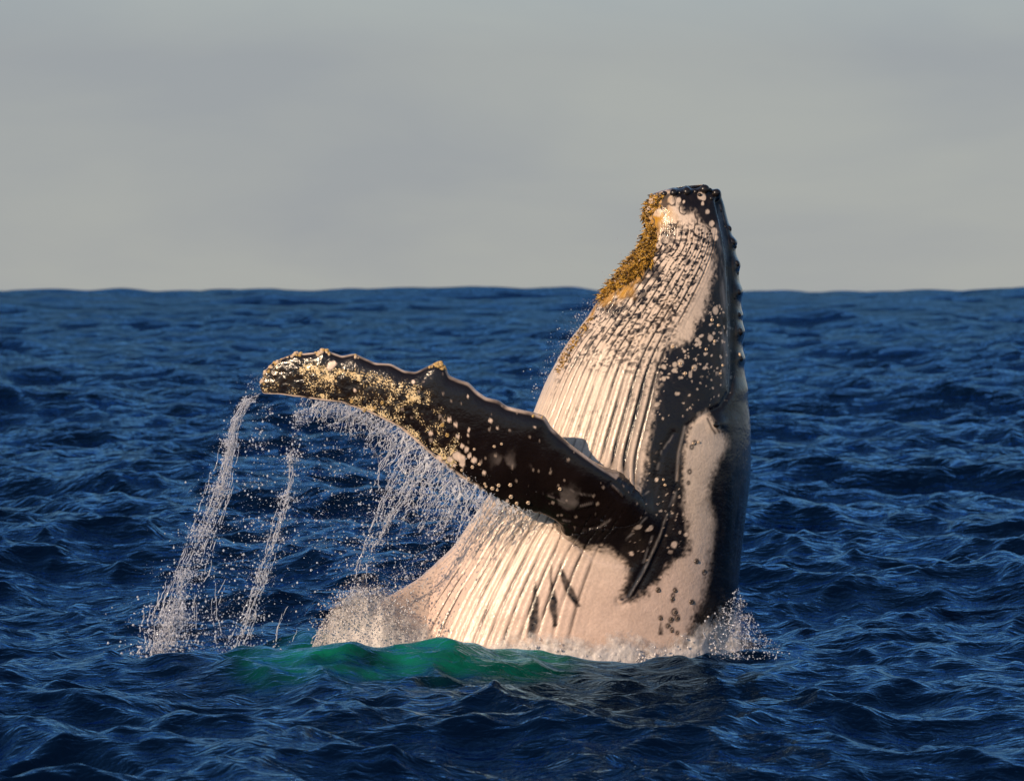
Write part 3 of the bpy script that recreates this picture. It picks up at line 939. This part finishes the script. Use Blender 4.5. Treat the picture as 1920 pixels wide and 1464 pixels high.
if loc:
    place(me, loc, nn, .034, 'eye')

# golden brown growth hanging on the chin: hundreds of small blades
blade_V, blade_F = [], []


def blade(base, d, L, w):
    d = d.normalized()
    sd = d.cross(Vector((random.uniform(-1, 1), random.uniform(-1, 1), random.uniform(-1, 1)))).normalized() * w
    up = d.cross(sd).normalized() * w * .5
    k = len(blade_V)
    m1 = base + d * L * .5 + Vector((0, 0, -.12 * L))
    tip = base + d * L + Vector((0, 0, -.4 * L))
    for c, f in ((base, .6), (m1, 1.0), (tip, .15)):
        blade_V.extend([c + sd * f, c + up * f, c - sd * f, c - up * f])
    for r in range(2):
        for i in range(4):
            a, b = k + r * 4 + i, k + r * 4 + (i + 1) % 4
            blade_F.append((a, b, b + 4, a + 4))
    blade_F.append((k + 8, k + 9, k + 10, k + 11))


tufts = [([(1126, 568), (1128, 540), (1150, 512), (1172, 492), (1186, 462), (1192, 448), (1208, 430), (1230, 425), (1233, 450), (1226, 480), (1218, 500), (1190, 525), (1160, 540), (1140, 555)], 1500, .05),
         ([(1200, 405), (1203, 385), (1218, 365), (1240, 360), (1248, 366), (1240, 385), (1225, 398), (1212, 408)], 260, .035),
         ([(1040, 690), (1060, 655), (1085, 620), (1112, 588), (1122, 585), (1100, 620), (1070, 665), (1050, 700)], 300, .022),
         ([(1206, 405), (1215, 405), (1232, 428), (1212, 432)], 120, .03)]
for poly, n, L in tufts:
    pa = np.array(poly)
    got = 0
    while got < n:
        a = random.uniform(pa[:, 0].min(), pa[:, 0].max()); b = random.uniform(pa[:, 1].min(), pa[:, 1].max())
        if not in_poly(np.array([a]), np.array([b]), poly)[0]:
            continue
        got += 1
        loc, nn = hit(a, b)
        if loc is None:
            for s_ in range(2, 40, 2):
                loc, nn = hit(a + s_ * .8, b + s_ * .5)
                if loc:
                    break
        if loc is None:
            continue
        d = Vector(nn) * .8 + Vector((random.uniform(-.9, .3), random.uniform(-.8, .5), random.uniform(-.5, .6)))
        blade(Vector(loc) - Vector(nn) * .01, d, L * random.choice((.5, .8, 1.1, 1.4, 2.2)), random.uniform(.005, .014))
algae_m = simple_mat('golden_algae', (.34, .175, .02), .2, 26.0)
ramp = [n for n in algae_m.node_tree.nodes if n.type == 'VALTORGB'][0].color_ramp
ramp.elements[0].position = .42; ramp.elements[0].color = (.035, .017, .003, 1)
ramp.elements[1].position = .62; ramp.elements[1].color = (.62, .36, .06, 1)
alg = mesh_obj('algae_growth', np.array([tuple(v) for v in blade_V]), np.array(blade_F), algae_m, whale)
alg['kind'] = 'stuff'
alg['label'] = 'golden brown growth clinging to the chin and throat'

# ------------------------------------------------------------------ falling water, splash and foam
def water_mat(name, col, trans, rough=.12, alpha=1.0):
    m, t, b, out = new_mat(name)
    b.inputs['Base Color'].default_value = col + (1,)
    b.inputs['Roughness'].default_value = rough
    b.inputs['IOR'].default_value = 1.33
    b.inputs['Transmission Weight'].default_value = trans
    b.inputs['Alpha'].default_value = alpha
    return m


drop_m = water_mat('water_drops', (.82, .84, .92), .55, .08)
foam_m = water_mat('white_water', (.80, .76, .76), .35, .2)
ICO_V = None


def ico():
    global ICO_V, ICO_F, OCT_V, OCT_F
    bm = bmesh.new(); bmesh.ops.create_icosphere(bm, subdivisions=1, radius=1)
    ICO_V = np.array([v.co[:] for v in bm.verts]); ICO_F = np.array([[v.index for v in f.verts] for f in bm.faces]); bm.free()
    OCT_V = np.array([(1, 0, 0), (0, 1, 0), (-1, 0, 0), (0, -1, 0), (0, 0, 1), (0, 0, -1)], float)
    OCT_F = np.array([(0, 1, 4), (1, 2, 4), (2, 3, 4), (3, 0, 4), (1, 0, 5), (2, 1, 5), (3, 2, 5), (0, 3, 5)])


ico()


class Spray:
    def __init__(self):
        self.V, self.F, self.n = [], [], 0

    def drops(self, P, R):
        for big in (True, False):
            sel = (R > .010) if big else (R <= .010)
            if not sel.any():
                continue
            p, r = P[sel], R[sel]
            bv, bf = (ICO_V, ICO_F) if big else (OCT_V, OCT_F)
            st = rng.uniform(.75, 1.5, len(p))
            V = bv[None] * r[:, None, None]
            V = V * np.stack([np.ones_like(st), np.ones_like(st), st], -1)[:, None]
            V = V + p[:, None]
            F = bf[None] + (np.arange(len(p)) * len(bv))[:, None, None] + self.n
            self.V.append(V.reshape(-1, 3)); self.F.append(F.reshape(-1, 3))
            self.n += len(p) * len(bv)

    def tube(self, C, R, sides=5):
        C = np.asarray(C); n = len(C)
        if n < 3:
            return
        a = np.linspace(0, 2 * math.pi, sides, endpoint=False)
        tg = np.gradient(C, axis=0); tg /= np.linalg.norm(tg, axis=1, keepdims=True) + 1e-9
        ref = np.array([0, 1.0, 0])
        u = np.cross(tg, ref); u /= np.linalg.norm(u, axis=1, keepdims=True) + 1e-9
        v = np.cross(tg, u)
        V = C[:, None] + R[:, None, None] * (u[:, None] * np.cos(a)[None, :, None] + v[:, None] * np.sin(a)[None, :, None])
        q = grid_faces(n, sides, True) + self.n
        self.F.append(np.vstack([q[:, [0, 1, 2]], q[:, [0, 2, 3]]]))
        self.V.append(V.reshape(-1, 3)); self.n += n * sides

    def strand(self, pts, y0, y1, r0, r1, wig=4.0, breakup=.35, step=2.5):
        p = np.array(pts, float)
        s = np.concatenate([[0], np.cumsum(np.hypot(*np.diff(p, axis=0).T))])
        n = max(6, int(s[-1] / step))
        q = np.linspace(0, s[-1], n)
        X, Y = np.interp(q, s, p[:, 0]), np.interp(q, s, p[:, 1])
        sd = rng.uniform(0, 1000)
        qq = np.stack([q * .045, np.full(n, sd), np.zeros(n)], -1)
        X = X + wig * 2.2 * (vnoise(qq, 1, 1) - .5) + wig * 1.0 * (vnoise(qq, 3.1, 2) - .5)
        Y = Y + wig * .8 * (vnoise(qq, 2.0, 3) - .5)
        f = q / s[-1]
        dep = y0 + (y1 - y0) * f + .06 * (vnoise(qq, 1.3, 4) - .5)
        C = np.stack([pix(X[i], Y[i], dep[i]) for i in range(n)])
        rn = vnoise(qq, 2.6, 5) * .6 + vnoise(qq, 6.5, 6) * .4
        R = (r0 + (r1 - r0) * f) * np.clip(.25 + 1.5 * (rn - .25), .12, 1.6)
        on = rn > breakup * (.4 + .9 * f)
        i = 0
        while i < n:
            if on[i]:
                j = i
                while j + 1 < n and on[j + 1]:
                    j += 1
                if j - i >= 3:
                    r = R[i:j + 1].copy(); r[0] *= .3; r[-1] *= .3
                    self.tube(C[i:j + 1], r)
                i = j + 1
            else:
                if rng.random() < .6:
                    self.drops(C[i:i + 1] + rng.normal(0, .01, (1, 3)), np.array([rng.uniform(.004, .010)]))
                i += 1

    def build(self, name, label, mat):
        o = mesh_obj(name, np.vstack(self.V), np.vstack(self.F), mat)
        o['kind'] = 'stuff'; o['label'] = label; o['category'] = 'water'
        return o


def cloud(sp, pts, w0, w1, n, y0, y1, yw, rmin=.0035, rmax=.011, bias=1.0):
    """droplets scattered round a falling stream that widens from w0 to w1 pixels"""
    p = np.array(pts, float)
    s = np.concatenate([[0], np.cumsum(np.hypot(*np.diff(p, axis=0).T))]); s /= s[-1]
    f = rng.random(n) ** bias
    # clump along the way
    f = np.clip(f + .03 * np.sin(f * 40 + rng.random() * 6), 0, 1)
    X = np.interp(f, s, p[:, 0]); Y = np.interp(f, s, p[:, 1])
    w = w0 + (w1 - w0) * f
    g = rng.normal(0, 1, n) * np.where(rng.random(n) < .25, 1.9, .8)
    X = X + g * w; Y = Y + rng.normal(0, 6, n)
    d = y0 + (y1 - y0) * f + rng.normal(0, yw, n)
    P = pix(X, Y, 0) * 0
    sc = K * (d - CAM_Y) / 40
    P = np.stack([(X - 960) * sc, d, CAM_Z - (Y - HOR) * sc], -1)
    R = rmin * .6 + (rmax * 1.1 - rmin * .6) * rng.random(n) ** 6
    keep = P[:, 2] > -.05
    sp.drops(P[keep], R[keep])


# stream running off the flipper's tip
tip = [(491, 735), (462, 752), (440, 790), (428, 850), (408, 925), (380, 1000), (352, 1080), (332, 1150), (308, 1235)]
sp = Spray()
for k in range(48):
    a = rng.uniform(0, .75); b = min(1, a + rng.uniform(.15, .5))
    i0 = a * (len(tip) - 1); qs = np.linspace(i0, b * (len(tip) - 1), 8)
    ta = np.array(tip, float)
    X = np.interp(qs, np.arange(len(tip)), ta[:, 0]); Y = np.interp(qs, np.arange(len(tip)), ta[:, 1])
    off = rng.normal(0, 1) * (3 + 22 * a); off2 = off + rng.normal(0, 8)
    sp.strand(list(zip(X + np.linspace(off, off2, 8), Y)), -1.2, -1.1, .003, .0065, 3, .48)
for k in range(34):
    x = rng.normal(325, 20); y = rng.uniform(1080, 1170); L = rng.uniform(50, 120)
    sp.strand([(x, y), (x - L * .12, y + L * .5), (x - L * .2, min(1240, y + L))], -1.1, -1.1, .004, .008, 5, .45)
cloud(sp, tip, 4, 26, 5200, -1.2, -1.1, .12, bias=.8)
cloud(sp, [(340, 1120), (318, 1180), (300, 1238)], 18, 30, 2400, -1.1, -1.1, .15, .004, .014, .7)
sp.build('falling_water', 'thick stream of water falling from the flipper tip into the sea', drop_m)

# second stream, off the trailing edge near the tip
sec = [(570, 752), (556, 800), (548, 860), (545, 900), (526, 965), (506, 1040), (482, 1110), (462, 1170), (440, 1222)]
sp = Spray()
for k in range(26):
    a = rng.uniform(.2, .85); b = min(1, a + rng.uniform(.12, .35))
    qs = np.linspace(a * (len(sec) - 1), b * (len(sec) - 1), 8); ta = np.array(sec, float)
    X = np.interp(qs, np.arange(len(sec)), ta[:, 0]); Y = np.interp(qs, np.arange(len(sec)), ta[:, 1])
    off = rng.normal(0, 1) * (2 + 12 * a ** 2); off2 = off + rng.normal(0, 6)
    sp.strand(list(zip(X + np.linspace(off, off2, 8), Y)), -1.3, -1.15, .004, .0075, 3, .42)
for (A, B) in [((478, 1150), (455, 1225)), ((470, 1140), (440, 1225)), ((482, 1130), (470, 1225)), ((398, 1030), (380, 1100)), ((405, 1045), (398, 1100)), ((425, 1085), (402, 1130)), ((402, 1120), (408, 1215)), ((405, 1090), (412, 1190)), ((368, 1110), (352, 1230)), ((372, 1130), (368, 1225)), ((534, 1135), (508, 1212)), ((553, 1180), (546, 1215)), ((527, 1150), (515, 1205)), ((425, 1100), (395, 1170))]:
    for r in range(1):
        j = rng.normal(0, 3, 2)
        sp.strand([(A[0] + j[0], A[1]), ((A[0] + B[0]) / 2 + rng.normal(0, 4), (A[1] + B[1]) / 2), (B[0] + j[1], B[1])], -1.2, -1.15, .004, .0065, 2, .40)
cloud(sp, sec, 8, 18, 3000, -1.3, -1.15, .12)
cloud(sp, [(500, 760), (488, 800), (480, 870), (470, 960), (440, 1100), (400, 1215)], 10, 45, 1100, -1.25, -1.15, .12)
cloud(sp, [(380, 1130), (420, 1190), (470, 1225)], 40, 50, 500, -1.15, -1.15, .12)
sp.build('falling_water', 'thin broken stream of water falling from below the flipper end', drop_m)

# curtain below the trailing edge
sp = Spray()
Wp = resample(LO, 300)
fl_y = np.interp(np.linspace(0, 1, 300), sv, yF)
for k in range(150):
    i = int(rng.integers(38, 205))
    x, y = Wp[i]
    if x < 700:
        L = rng.uniform(8, 48); lean = rng.uniform(-.9, -.2)
    elif x < 760:
        L = rng.uniform(10, 70); lean = rng.uniform(-.8, -.25)
    else:
        L = rng.uniform(25, 130) * (1.0 if x < 880 else .6); lean = rng.uniform(-.75, -.35)
    x += rng.uniform(-6, 6)
    if rng.random() < .3:
        L *= .5; lean = rng.uniform(-2.2, 1.0)
    sp.strand([(x, y - 3), (x + lean * L * .5, y + L * .4), (x + lean * L * .9, y + L)], fl_y[i], fl_y[i] + .05, .0065 * rng.uniform(.5, 1.3), .004, 9, .42)
for pl in ([(770, 830), (745, 880), (720, 935), (702, 990), (690, 1020), (678, 1060), (671, 1100), (664, 1135)], [(806, 872), (775, 915), (740, 965), (716, 1000), (695, 1035)], [(845, 900), (815, 940), (795, 975), (784, 998)], [(800, 860), (765, 905), (735, 940)],
           [(765, 900), (742, 935), (722, 990), (704, 1020)], [(870, 915), (850, 955), (835, 985)], [(888, 930), (868, 965), (858, 1000), (850, 1030)], [(730, 960), (722, 1000), (712, 1025)], [(740, 830), (712, 880), (700, 920)], [(665, 770), (640, 790), (600, 805)], [(620, 765), (600, 790)]):
    for r in range(4):
        j = rng.normal(0, 5)
        sp.strand([(a + j * (q / 3 + .2) + rng.normal(0, 2), b) for q, (a, b) in enumerate(pl)], -1.42, -1.25, .0065, .0045, 4, .38)
cloud(sp, [(600, 760), (700, 790), (780, 850), (880, 920)], 16, 26, 3600, -1.42, -1.4, .05, .003, .008)
cloud(sp, [(800, 850), (740, 930), (690, 1030), (660, 1140)], 30, 26, 2200, -1.42, -1.2, .12)
cloud(sp, [(650, 770), (620, 840), (600, 930), (590, 1040)], 34, 60, 1300, -1.42, -1.2, .15, .003, .009)
cloud(sp, [(860, 900), (840, 960), (800, 1040), (740, 1100), (680, 1120)], 26, 36, 2600, -1.3, -.6, .2, .003, .010)
cloud(sp, [(720, 860), (690, 960), (660, 1080)], 60, 80, 900, -1.4, -1.1, .2, .003, .009)
sp.build('falling_water', 'ragged curtain of water dripping from the trailing edge of the raised flipper', drop_m)

# torn film of water still joined to the trailing edge
NU, NVv = 300, 44
ii = np.linspace(36, 232, NU)
ex = np.interp(ii, np.arange(300), Wp[:, 0]); ey = np.interp(ii, np.arange(300), Wp[:, 1]); ez = np.interp(ii, np.arange(300), fl_y)
fl_len = np.interp(ex, [560, 600, 650, 700, 750, 800, 860, 900, 950, 1040], [10, 48, 46, 50, 80, 125, 130, 95, 60, 25])
fl_len *= .6 + .8 * fbm(np.stack([ex * .035, ex * 0, ex * 0], -1), 1, 3, 44)
VV_ = np.linspace(0, 1, NVv)
LX = ex[:, None] - .55 * fl_len[:, None] * VV_[None] ** 1.1
LY = ey[:, None] - 4 + fl_len[:, None] * VV_[None]
LZ = ez[:, None] + .02 + .10 * VV_[None] * np.interp(ex, [560, 860, 1040], [0, 0, 1.5])[:, None]
sc = K * (LZ - CAM_Y) / 40
film_V = np.stack([(LX - 960) * sc, LZ, CAM_Z - (LY - HOR) * sc], -1).reshape(-1, 3)
film_V[:, 1] += .10 * (fbm(film_V, 6, 3, 45) - .5)
film_m, t, b, out = new_mat('water_film')
b.inputs['Base Color'].default_value = (.80, .82, .88, 1); b.inputs['Roughness'].default_value = .1; b.inputs['IOR'].default_value = 1.33
co = nd(t, 'ShaderNodeTexCoord')
mp = nd(t, 'ShaderNodeMapping')
mp.inputs['Rotation'].default_value = (0, math.radians(-28), 0); mp.inputs['Scale'].default_value = (1.0, 1.0, .45)
t.links.new(co.outputs['Object'], mp.inputs[0])
nz = nd(t, 'ShaderNodeTexNoise', i_Scale=9.0, i_Detail=3.0)
t.links.new(mp.outputs[0], nz.inputs['Vector'])
mv = nd(t, 'ShaderNodeMix', data_type='RGBA'); mv.inputs[0].default_value = .12
t.links.new(mp.outputs[0], mv.inputs[6]); t.links.new(nz.outputs['Color'], mv.inputs[7])
vo = nd(t, 'ShaderNodeTexVoronoi', feature='DISTANCE_TO_EDGE', i_Scale=22.0)
t.links.new(mv.outputs[2], vo.inputs['Vector'])
at = nd(t, 'ShaderNodeAttribute', attribute_name='cover')
th_ = nd(t, 'ShaderNodeMath', operation='MULTIPLY'); th_.inputs[1].default_value = .17
t.links.new(at.outputs['Fac'], th_.inputs[0])
nm = nd(t, 'ShaderNodeMath', operation='MULTIPLY')
t.links.new(th_.outputs[0], nm.inputs[0]); t.links.new(nz.outputs['Fac'], nm.inputs[1])
sb = nd(t, 'ShaderNodeMath', operation='SUBTRACT')
t.links.new(nm.outputs[0], sb.inputs[0]); t.links.new(vo.outputs['Distance'], sb.inputs[1])
mr = nd(t, 'ShaderNodeMapRange', i_From_Min=-.02, i_From_Max=.05, i_To_Min=0, i_To_Max=.62)
t.links.new(sb.outputs[0], mr.inputs['Value']); t.links.new(mr.outputs[0], b.inputs['Alpha'])
bpn = nd(t, 'ShaderNodeBump', i_Strength=.9, i_Distance=.03)
t.links.new(vo.outputs['Distance'], bpn.inputs['Height']); t.links.new(bpn.outputs[0], b.inputs['Normal'])
film_o = mesh_obj('water_film', film_V, grid_faces(NU, NVv), film_m)
float_attr(film_o, 'cover', ((1.25 - 1.15 * VV_[None] ** .8) * smooth(560, 610, ex)[:, None] * smooth(1040, 960, ex)[:, None] * (.35 + 1.3 * fbm(film_V, 3.0, 2, 46).reshape(NU, NVv))).ravel())
film_o['kind'] = 'stuff'; film_o['label'] = 'torn film of water clinging below the trailing edge of the flipper'; film_o['category'] = 'water'

# splash where the far flipper breaks the surface
sp = Spray()
n = 10000
X = rng.uniform(588, 800, n)
top = np.interp(X, [585, 610, 650, 700, 740, 800], [1212, 1155, 1112, 1098, 1100, 1075])
Y = 1216 - (1216 - top) * rng.random(n) ** .9 * (1 + .3 * np.abs(rng.normal(0, 1, n)) * (rng.random(n) < .3))
d = rng.uniform(-1.3, -.6, n)
sc = K * (d - CAM_Y) / 40
Pd = np.stack([(X - 960) * sc, d, CAM_Z - (Y - HOR) * sc], -1)
kp = fbm(Pd * np.array([1, 1, .6]), 9, 2, 301) + .25 * (Y - top) / (1216 - top) > .46 + .22 * smooth(690, 760, X)
sp.drops(Pd[kp], (.0022 + .009 * rng.random(n) ** 5)[kp])
for k in range(60):
    x = rng.uniform(600, 740); y = np.interp(x, [585, 610, 650, 700, 740, 790], [1200, 1165, 1125, 1112, 1120, 1100]) + rng.uniform(0, 60)
    L = rng.uniform(20, 60); ln = rng.normal(-.3, .3)
    sp.strand([(x, y), (x + ln * L * .5, y + L * .4), (x + ln * L, min(y + L, 1218))], -.9, -.8, .005, .008, 8, .45)
cloud(sp, [(690, 1100), (640, 1130), (600, 1180)], 20, 30, 500, -.9, -.9, .2)
sp.build('splash', 'pinkish splash thrown up at the left foot of the whale', foam_m)

# splash against the dark back
sp = Spray()
for k in range(16):
    x = rng.uniform(1310, 1415); top = np.interp(x, [1300, 1340, 1385, 1410, 1440], [1195, 1160, 1125, 1150, 1195])
    y = rng.uniform(top, 1215); L = rng.uniform(15, 40); ln = rng.normal(.3, .7)
    dy = rng.uniform(-.75, -.1)
    sp.strand([(x, y), (x + ln * L * .5, y + L * .25), (x + ln * L, min(y + L, 1232))], dy, dy, .004, .008, 9, .45)
n = 2000
X = np.concatenate([rng.normal(1372, 24, n * 5 // 6), rng.normal(1430, 20, n - n * 5 // 6)])
top = np.interp(X, [1290, 1340, 1385, 1410, 1440, 1480], [1190, 1145, 1100, 1150, 1195, 1222])
Y = 1235 - (1235 - top) * rng.random(n) ** 1.5
d = rng.uniform(-.8, .2, n)
sc = K * (d - CAM_Y) / 40
sp.drops(np.stack([(X - 960) * sc, d, CAM_Z - (Y - HOR) * sc], -1), .003 + .008 * rng.random(n) ** 3)
sp.build('splash', 'small splash of clear water against the dark back of the whale', drop_m)

# bubbles and froth clots along the waterline
sp = Spray()
n = 3000
X = rng.uniform(900, 1395, n)
Y = 1246 - np.abs(rng.normal(0, 1, n)) * np.interp(X, [900, 960, 1010, 1100, 1250, 1330, 1395], [6, 16, 20, 12, 14, 24, 26])
ok_ = []
for a, b in zip(X, Y):
    loc, nn = hit(a, b)
    if loc:
        ok_.append(np.array(loc) + np.array([0, -.03 - .12 * rng.random(), 0]))
ok_ = np.array(ok_)
ok_ = ok_[fbm(ok_, 6, 2, 305) > .45]
sp.drops(ok_, .003 + .012 * rng.random(len(ok_)) ** 4)
sp.build('foam', 'bubbly white water lapping at the foot of the pale belly', foam_m)

# fine spray beside the throat
sp = Spray()
cloud(sp, [(1120, 560), (1085, 610), (1045, 670), (1010, 740)], 14, 12, 700, -.05, .0, .1, .003, .007)
cloud(sp, [(1190, 440), (1165, 480), (1130, 530)], 22, 22, 90, -.05, .0, .1, .003, .006)
cloud(sp, [(500, 700), (480, 715), (470, 730)], 10, 10, 140, -1.2, -1.2, .05, .003, .006)
sp.build('water_spray', 'fine droplets flying off the throat of the whale', drop_m)

# frothy water along the waterline of the belly
NU, NVv = 380, 44
fx = np.linspace(588, 1440, NU)
FV = np.zeros((NU, NVv, 3))
hgt = np.interp(fx, [588, 620, 690, 740, 820, 900, 960, 1000, 1060, 1120, 1200, 1290, 1340, 1390, 1420, 1440], [40, 110, 150, 120, 60, 40, 60, 66, 60, 50, 54, 60, 110, 140, 90, 30])
jit = np.stack([fx * .017, fx * 0, fx * 0], -1)
hgt = hgt * (.55 + .9 * fbm(jit, 1.0, 3, 9))
last = -.7
RW = np.zeros((NU, NVv)); YD = np.zeros((NU, NVv))
for i in range(NU):
    for j in range(NVv):
        v = j / (NVv - 1)
        RW[i, j] = 1262 - (hgt[i] + 24) * v
        loc, nn = hit(fx[i], RW[i, j])
        y_ = loc.y if loc is not None and abs(loc.y - last) < .5 else last
        if loc is not None:
            last = y_
        YD[i, j] = y_ - .02 - .16 * (1 - v) ** 1.5
for _ in range(60):
    m_ = YD.copy()
    m_[1:-1] = np.minimum(.25 * YD[:-2] + .5 * YD[1:-1] + .25 * YD[2:], YD[1:-1] + .01)
    m_[:, 1:-1] = .25 * m_[:, :-2] + .5 * m_[:, 1:-1] + .25 * m_[:, 2:]
    YD = m_
for i in range(NU):
    for j in range(NVv):
        FV[i, j] = pix(fx[i], RW[i, j], YD[i, j] - .01)
FVf = FV.reshape(-1, 3)
FVf[:, 1] -= .09 * (fbm(FVf, 7, 4, 19) - .3)
FVf[:, 2] += .05 * (fbm(FVf, 9, 3, 20) - .5)
ff = grid_faces(NU, NVv)


def froth_material():
    m, t, b, out = new_mat('froth')
    b.inputs['Base Color'].default_value = (.58, .54, .52, 1)
    b.inputs['Roughness'].default_value = .22
    co = nd(t, 'ShaderNodeTexCoord')
    n = nd(t, 'ShaderNodeTexNoise', i_Scale=11.0, i_Detail=6.0, i_Roughness=.65)
    t.links.new(co.outputs['Object'], n.inputs['Vector'])
    at = nd(t, 'ShaderNodeAttribute', attribute_name='cover')
    ad = nd(t, 'ShaderNodeMath', operation='ADD')
    t.links.new(n.outputs['Fac'], ad.inputs[0]); t.links.new(at.outputs['Fac'], ad.inputs[1])
    mr = nd(t, 'ShaderNodeMapRange', i_From_Min=.75, i_From_Max=1.15, i_To_Min=0, i_To_Max=.9)
    t.links.new(ad.outputs[0], mr.inputs['Value']); t.links.new(mr.outputs[0], b.inputs['Alpha'])
    bp = nd(t, 'ShaderNodeBump', i_Strength=.8, i_Distance=.03)
    t.links.new(n.outputs['Fac'], bp.inputs['Height']); t.links.new(bp.outputs[0], b.inputs['Normal'])
    return m


froth = mesh_obj('foam', FVf, ff, froth_material())
vv = np.tile(np.linspace(0, 1, NVv), NU)
uu = np.repeat(np.linspace(0, 1, NU), NVv)
float_attr(froth, 'cover', .95 * (1 - vv) ** .6 * smooth(-.02, .05, uu) * smooth(1, .90, uu))
froth['kind'] = 'stuff'; froth['label'] = 'grey froth churning along the waterline of the pale belly'; froth['category'] = 'foam'
